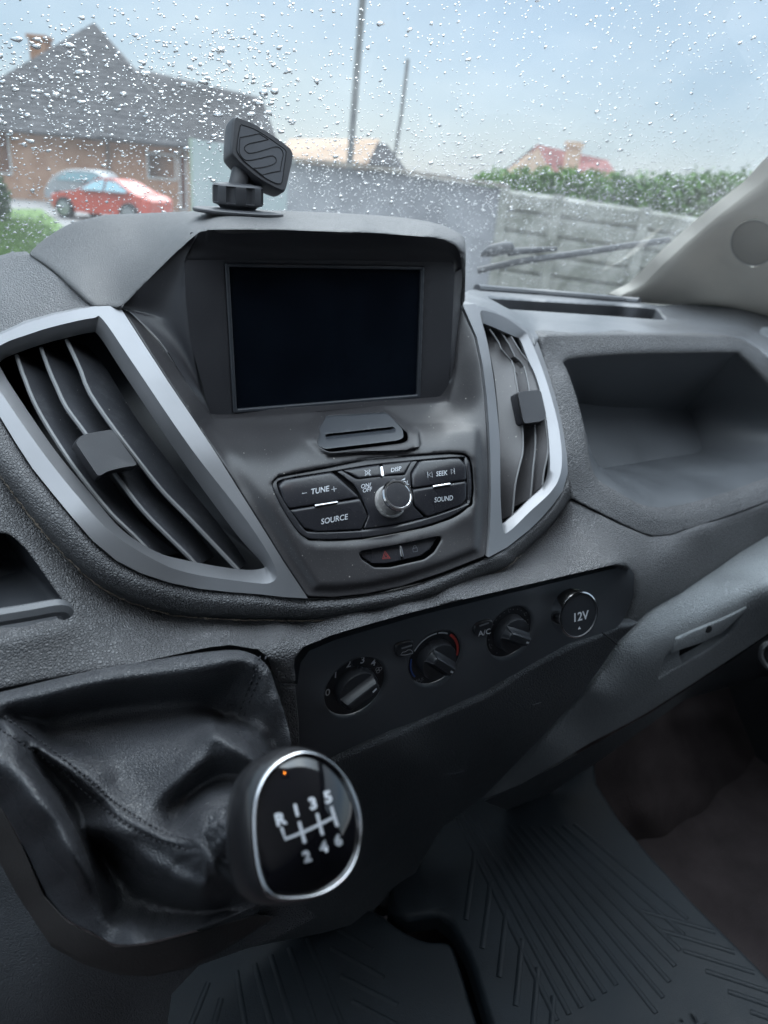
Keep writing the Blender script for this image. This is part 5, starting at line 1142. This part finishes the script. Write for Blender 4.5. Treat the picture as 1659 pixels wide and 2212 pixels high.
ridge([(520, 1672, .478), (470, 1680, .478), (425, 1697, .476), (398, 1725, .472), (384, 1760, .462), (376, 1790, .450)], 14)    # the fold itself
ridge([(500, 1715, .452), (455, 1722, .450), (430, 1750, .442), (412, 1785, .432)], 18)
ridge([(540, 1740, .46), (520, 1790, .45), (500, 1850, .44)], 30)
ridge([(-90, 1510, .455), (0, 1550, .458), (40, 1586, .461), (110, 1635, .463), (190, 1700, .458), (250, 1752, .448), (340, 1805, .433), (410, 1826, .419)], 22)   # stitched seam
ridge([(60, 1605, .474), (150, 1680, .474), (220, 1740, .466)], 30)
ridge([(448, 1815, .408), (478, 1865, .404), (455, 1905, .412), (425, 1870, .412)], 24)
ridge([(-90, 1600, .44), (36, 1628, .440), (90, 1690, .437), (145, 1768, .434), (175, 1822, .434), (200, 1880, .437), (210, 1940, .440), (235, 2000, .442)], 22)   # outer lobe
ridge([(60, 1640, .466), (100, 1680, .476), (132, 1715, .478), (165, 1775, .474), (192, 1830, .478), (222, 1888, .482), (280, 1935, .480), (350, 1955, .474), (420, 1965, .470), (500, 1965, .475)], 20)   # deep hollow
ridge([(185, 1780, .464), (235, 1808, .450), (307, 1845, .438), (380, 1893, .424), (436, 1926, .414)], 18)   # lower fold
ridge([(300, 1815, .442), (360, 1850, .434), (410, 1880, .424)], 26)
ridge([(250, 2025, .440), (289, 2008, .430), (347, 2012, .438), (400, 2003, .446), (470, 1985, .458), (560, 1965, .476)], 24)    # bottom lobe
GT += [(-80, 1680, .452), (20, 1720, .446), (90, 1810, .446), (140, 1900, .448), (180, 1970, .452), (500, 1900, .44), (560, 1900, .47), (640, 1900, .49), (640, 1980, .50), (250, 1970, .468), (320, 1985, .462)]
GTF = Field(GT, 't', lam=1.5e-3)
gt_o = cr([(-95, 1512), (0, 1494), (110, 1467), (217, 1443), (320, 1426), (416, 1411), (506, 1402), (545, 1410), (570, 1426), (590, 1460), (606, 1508), (628, 1580), (640, 1700), (650, 1850), (640, 1930), (542, 1966), (434, 2008), (318, 2038), (249, 2042), (202, 2018), (145, 1987), (94, 1935), (47, 1826), (0, 1742), (-95, 1600)], 4, True)
SEAM = cr([(-20, 1548), (40, 1586), (110, 1635), (190, 1700), (250, 1752), (340, 1805), (410, 1826)], 5); SEAM2 = np.vstack([SEAM, SEAM[::-1]])
def fold(V):
    x, y = V[:, 0], V[:, 1]; a = np.zeros(len(V))
    ds = dist(V[:, :2], SEAM2); a += -.0016*np.exp(-(ds/7.5)**4)+.0012*np.exp(-((ds-11)/3.5)**2)
    # small wrinkles radiating from the neck, corner tucks
    dx, dy = x-450, y-1845; r = np.hypot(dx, dy); t = np.arctan2(dy, dx)
    a += .0016*np.exp(-((r-60)/50)**2)*np.sin(t*9+r*.03)
    a += .0012*np.exp(-(((x-555)/38)**2+((y-1480)/60)**2))*np.sin((x*.8+y*.35)*.16)
    a += .0014*np.exp(-(((x-330)/50)**2+((y-1985)/30)**2))*np.sin((x*.95+y*.3)*.2)
    a += .0009*np.sin(x*.021+y*.034+1.3*np.sin(y*.017))*np.sin(y*.028-x*.012)
    return a
g = G(); panel(g, gt_o, GTF, step=4, roll=(5, .004), skirt=.03, dv=(0, .75, -.65), bump=fold)
SG_ = Bumped(GTF, lambda q: fold(q)*.75)
tn = np.gradient(SEAM, axis=0); tn /= np.linalg.norm(tn, axis=1)[:, None]; nn_ = np.c_[-tn[:, 1], tn[:, 0]]
for sgn in (-13, 13):
    p = resamp(SEAM+nn_*sgn, step=6.5)
    for a, b in zip(p[:-1:2], p[1::2]): tube(g, SG_([a, b])-rays([a, b])*.0005, .0006, 5, 1)
for dx_ in (0, 13):
    p = resamp(cr([(562+dx_, 1418), (548+dx_, 1460), (530+dx_, 1505), (515+dx_, 1545)], 5), step=7)
    for a, b in zip(p[:-1:2], p[1::2]): tube(g, GTF([a, b])-rays([a, b])*.0006, .0006, 4, 1)
g.build('gaiter', [M['leather'], M['stitch']], gl, 180)
# crumpled neck
g = G(); q = GTF([(448, 1848)])[0]; ax = C0*0; kd = .335
KC = C0+rays((661, 1783))[0]*kd; kv = C0-KC; kv /= np.linalg.norm(kv)
kn = kv+.52*cR+.02*cU; kn /= np.linalg.norm(kn)
KP = Plane(KC, kn)
face = cr([(649, 1622), (705, 1638), (750, 1685), (775, 1745), (780, 1800), (768, 1860), (738, 1905), (690, 1935), (635, 1945), (585, 1940), (560, 1905), (547, 1840), (544, 1765), (556, 1700), (590, 1650)], 4, True)
f3 = KP(face); cen = f3.mean(0)
pu = cR-kn*(cR@kn); pu /= np.linalg.norm(pu); pv = np.cross(kn, pu)
ab = (np.abs((f3-cen)@pu).max(), np.abs((f3-cen)@pv).max())
def kr(s, d, sh=(0, 0)): return cen+(f3-cen)*s-kn*d+pu*sh[0]+pv*sh[1]
g = G(); grid(g, [kr(1.0, .0005), kr(1.045, .003), kr(1.085, .009), kr(1.095, .018), kr(1.06, .027), kr(.93, .036), kr(.76, .044), kr(.52, .052), kr(.36, .057)], closed=True)
grid(g, [kr(.36, .057), kr(.33, .062), kr(.34, .066)], 0, True)
kb_ = g.build('knob', M['knobl'], gl, 180)
g = G(); grid(g, [kr(1.0, .0010), kr(1.004, -.0002), kr(.994, -.0014), kr(.975, -.0022), kr(.955, -.0022), kr(.94, -.0012), kr(.935, .0)], closed=True); g.build('chrome_ring', M['chrome'], kb_, 180)
g = G(); grid(g, [kr(.36, .0575), kr(.40, .0585), kr(.40, .061), kr(.35, .062)], closed=True); g.build('chrome_collar', M['chrome'], kb_, 180)
hb_ = .0075
g = G(); rows = [kr(.94*math.sqrt(1-t*t) if t < 1 else 0.001, -.0004-hb_*t) for t in ()] or [kr(.94*s, -.0004-hb_*(1-s*s)) for s in (1, .9, .8, .65, .5, .35, .2, .08, .001)]; grid(g, rows, closed=True)
class Dome:
    def __call__(s, q):
        P = KP(q)
        for _ in range(3):
            a = ((P-cen)@pu)/ab[0]/.94; b = ((P-cen)@pv)/ab[1]/.94; hgt = .0004+hb_*np.clip(1-a*a-b*b, 0, 1)
            d = rays(q); P = C0+d*((((cen-C0)@kn)+hgt)/(d@kn))[:, None]
        return P+kn*.0004
DM = Dome()
def K8(*l): return [(459+.2116*x, 1566+.2116*y) for x, y in l]
def kshape(pts, w_): shape2(g, K8(*pts), DM, 0, 1, w_, False)
kshape([(700, 1045), (740, 1165), (920, 1095), (1080, 1020), (1245, 935)], 6.2)
kshape([(880, 985), (940, 1205)], 7); kshape([(1062, 900), (1120, 1125)], 7); kshape([(1208, 830), (1270, 1035)], 7)
exk, eyk = np.array((36., -11.)), np.array((-9., -37.))
for s, x, y, sz in (('R', 700, 1018, .95), ('1', 865, 925, .92), ('3', 1035, 855, .92), ('5', 1188, 790, .92), ('2', 972, 1392, .85), ('4', 1145, 1295, .85), ('6', 1292, 1228, .85)):
    text(g, s, K8((x, y))[0], exk*sz, eyk*sz, DM, 0, 1, .045)
g.build('knob_face', [M['gloss'], M['print']], kb_, 180)
# neck of the gaiter, gathered round the shaft
nc0 = kr(.36, .062).mean(0); nc1 = nc0-kn*.022+np.array([0, .006, -.006]); g = G(); rows = []; axn = nc1-nc0; L_ = np.linalg.norm(axn); axn /= L_
nu_ = np.cross(axn, [0, 0, 1.]); nu_ /= np.linalg.norm(nu_); nv_ = np.cross(axn, nu_)
for i in range(15):
    t = i/14; row = []
    for j in range(60):
        a = 6.2832*j/60; r_ = .0082+.006*t*t+.0011*math.sin(t*30+1.6*math.sin(a*2))+.0008*math.sin(a*7+t*9)+.0005*math.sin(a*13-t*20); row.append(nc0+axn*L_*t*1.25+r_*(nu_*math.cos(a)+nv_*math.sin(a)))
    rows.append(row)
grid(g, rows, closed=True); g.build('gaiter_neck', M['leather'], gl, 180)
# console trim round the gaiter
CT = Field([(-80, 1600, .475), (0, 1760, .468), (60, 1880, .468), (130, 1990, .466), (190, 2050, .466), (300, 2090, .47), (450, 2080, .48), (-80, 1750, .50), (0, 1850, .492), (60, 1960, .49), (130, 2060, .49), (-80, 2000, .56), (100, 2200, .56), (300, 2200, .56), (500, 2030, .50)], 't')
con = thing('gear_console', 'dark plastic console frame around the gear gaiter', 'console', tuple(CT([(60, 1960)])[0]))
g = G(); panel(g, [(-95, 1600), (0, 1736), (47, 1820), (94, 1928), (145, 1984), (200, 2014), (250, 2040), (318, 2036), (434, 2006), (560, 1970), (600, 1975), (500, 2040), (420, 2080), (330, 2100), (260, 2096), (181, 2073), (108, 2033), (72, 1979), (30, 1915), (0, 1859), (-95, 1720)], CT, step=10, roll=(6, .005), skirt=.015, dv=(0, .5, -.85), off=.006); g.build('frame', mat('console_frame', (.035, .031, .03), .6, mott=.3, noise_b=.3), con, 60)
g = G(); panel(g, [(-95, 1712), (0, 1852), (60, 1960), (108, 2028), (181, 2068), (260, 2092), (330, 2098), (420, 2078), (500, 2038), (640, 1960), (700, 2010), (600, 2060), (440, 2120), (380, 2180), (360, 2300), (-95, 2300)], CT, step=14, off=.012); g.build('side_panel', M['clim2'], con, 60)
# ================================================================== FLOOR MATS, FOOTWELL
ZM = 1.13
FMp = Plane((0, 0, ZM), (0, 0, 1)); UP = (0, 0, 1)
def fmat(lab, o_, ribs, S, extra=None):
    g = G(); panel(g, o_, S, step=22, roll=(12, -.008), skirt=-.02, dv=UP, off=.002)
    for a, b in ribs:
        p = resamp(np.array([a, b], float), step=14); tube(g, S(p)+[0, 0, -.0012], .0048, 10, 0)
    if extra: extra(g)
    o = g.build('floor_mat', M['rubber'], None, 60); tag(o, lab, 'floor mat', 'rubber floor mats'); return o
rL = [((510, 2100), (532, 2230)), ((550, 2085), (590, 2230)), ((585, 2066), (636, 2230)), ((625, 2050), (686, 2230)), ((665, 2030), (745, 2230)), ((715, 2000), (805, 2055)), ((715, 2050), (829, 2115)), ((735, 2110), (860, 2175)), ((760, 2165), (900, 2240)), ((450, 2125), (408, 2230)), ((478, 2160), (455, 2240))]
fmat('small black rubber floor mat with parallel ribs under the gear lever', rc([(332, 2420), (345, 2150), (372, 2075), (425, 2032), (600, 1988), (750, 1952), (822, 1970), (862, 2006), (920, 2034), (974, 2032), (988, 2066), (1060, 2300), (1080, 2420)], 22), rL, FMp)
rR = []
for k in range(13):
    t = k/12; a = math.radians(63-22*t); d0, d1 = 345+330*t**.8*.2+60*t, 900
    a = math.radians(64-24*t); o0 = np.array((826., 1435.)); s0 = 350+ (190*t); 
    p0 = o0+s0*np.array((math.cos(a), math.sin(a))); s1 = 860 if t < .5 else 960-100*(t-.5)*2
    p1 = o0+s1*np.array((math.cos(a), math.sin(a)))
    rR.append((p0, p1))
for k in range(7):
    x, y = 1380+48*k, 1968+44*k; rR.append(((x, y), (x+165-6*k, y+48)))
for k in range(7):
    x, y = 1012+34*k, 1905+62*k; rR.append(((x+14, y-60), (x-6+k*2, y+85)))
SM = Plane((.5, .45, ZM+.02), (-.06, 0.05, 1))
def logo(g):
    # worn moulded letters, upside down towards this seat
    text(g, 'TRANSIT', (1405, 2236), np.array((-52., 28.)), np.array((26., 46.)), SM, .006, 0, .02, dv=UP)
fmat('large black rubber floor mat with long diverging ribs and chevrons in the far footwell', [(850, 1760), (1000, 1700), (1200, 1600), (1279, 1600), (1290, 1690), (1340, 1770), (1400, 1840), (1500, 1950), (1590, 2040), (1700, 2150), (1850, 2290), (1850, 2450), (1130, 2450), (1085, 2300), (1050, 2180), (1012, 2060), (976, 1998), (948, 1975), (880, 1985), (840, 1960)], rR, SM, logo)
# far footwell: carpeted wheel arch, sill and door edge
FW = Field([(1250, 1560, .62), (1480, 1470, .70), (1659, 1440, .70), (1820, 1420, .68), (1300, 1690, .60), (1400, 1650, .60), (1430, 1750, .545), (1480, 1850, .52), (1600, 1760, .55), (1560, 1650, .59), (1400, 1850, .53), (1560, 1930, .50), (1620, 1860, .53), (1820, 1900, .50), (1820, 1650, .58), (1500, 1960, .47), (1659, 2110, .40), (1820, 2200, .36), (1600, 1960, .46)], 'Y', lam=2e-3)
g = G(); panel(g, [(1200, 1590), (1300, 1500), (1480, 1430), (1659, 1400), (1850, 1380), (1850, 2330), (1659, 2132), (1500, 1972), (1380, 1842), (1290, 1712), (1262, 1640)], FW, step=16, bump=lambda V: .006*np.sin(V[:, 0]*.02+V[:, 1]*.013)+.004*np.sin(V[:, 0]*.05-V[:, 1]*.03))
o = g.build('footwell_carpet', M['carpet'], None, 60); o['kind'] = 'structure'
g = G(); panel(g, rc([(1549, 1940), (1585, 1905), (1622, 1876), (1700, 1850), (1850, 1840), (1850, 2280), (1700, 2130), (1620, 2050), (1560, 1990)], 18), Shift(FW, (0, -.012, .01)), step=12, roll=(14, .012), skirt=.02)
tag(g.build('door_sill_plate', M['sill'], None, 60), 'scuffed brown grey sill plate beside the far footwell', 'sill plate')
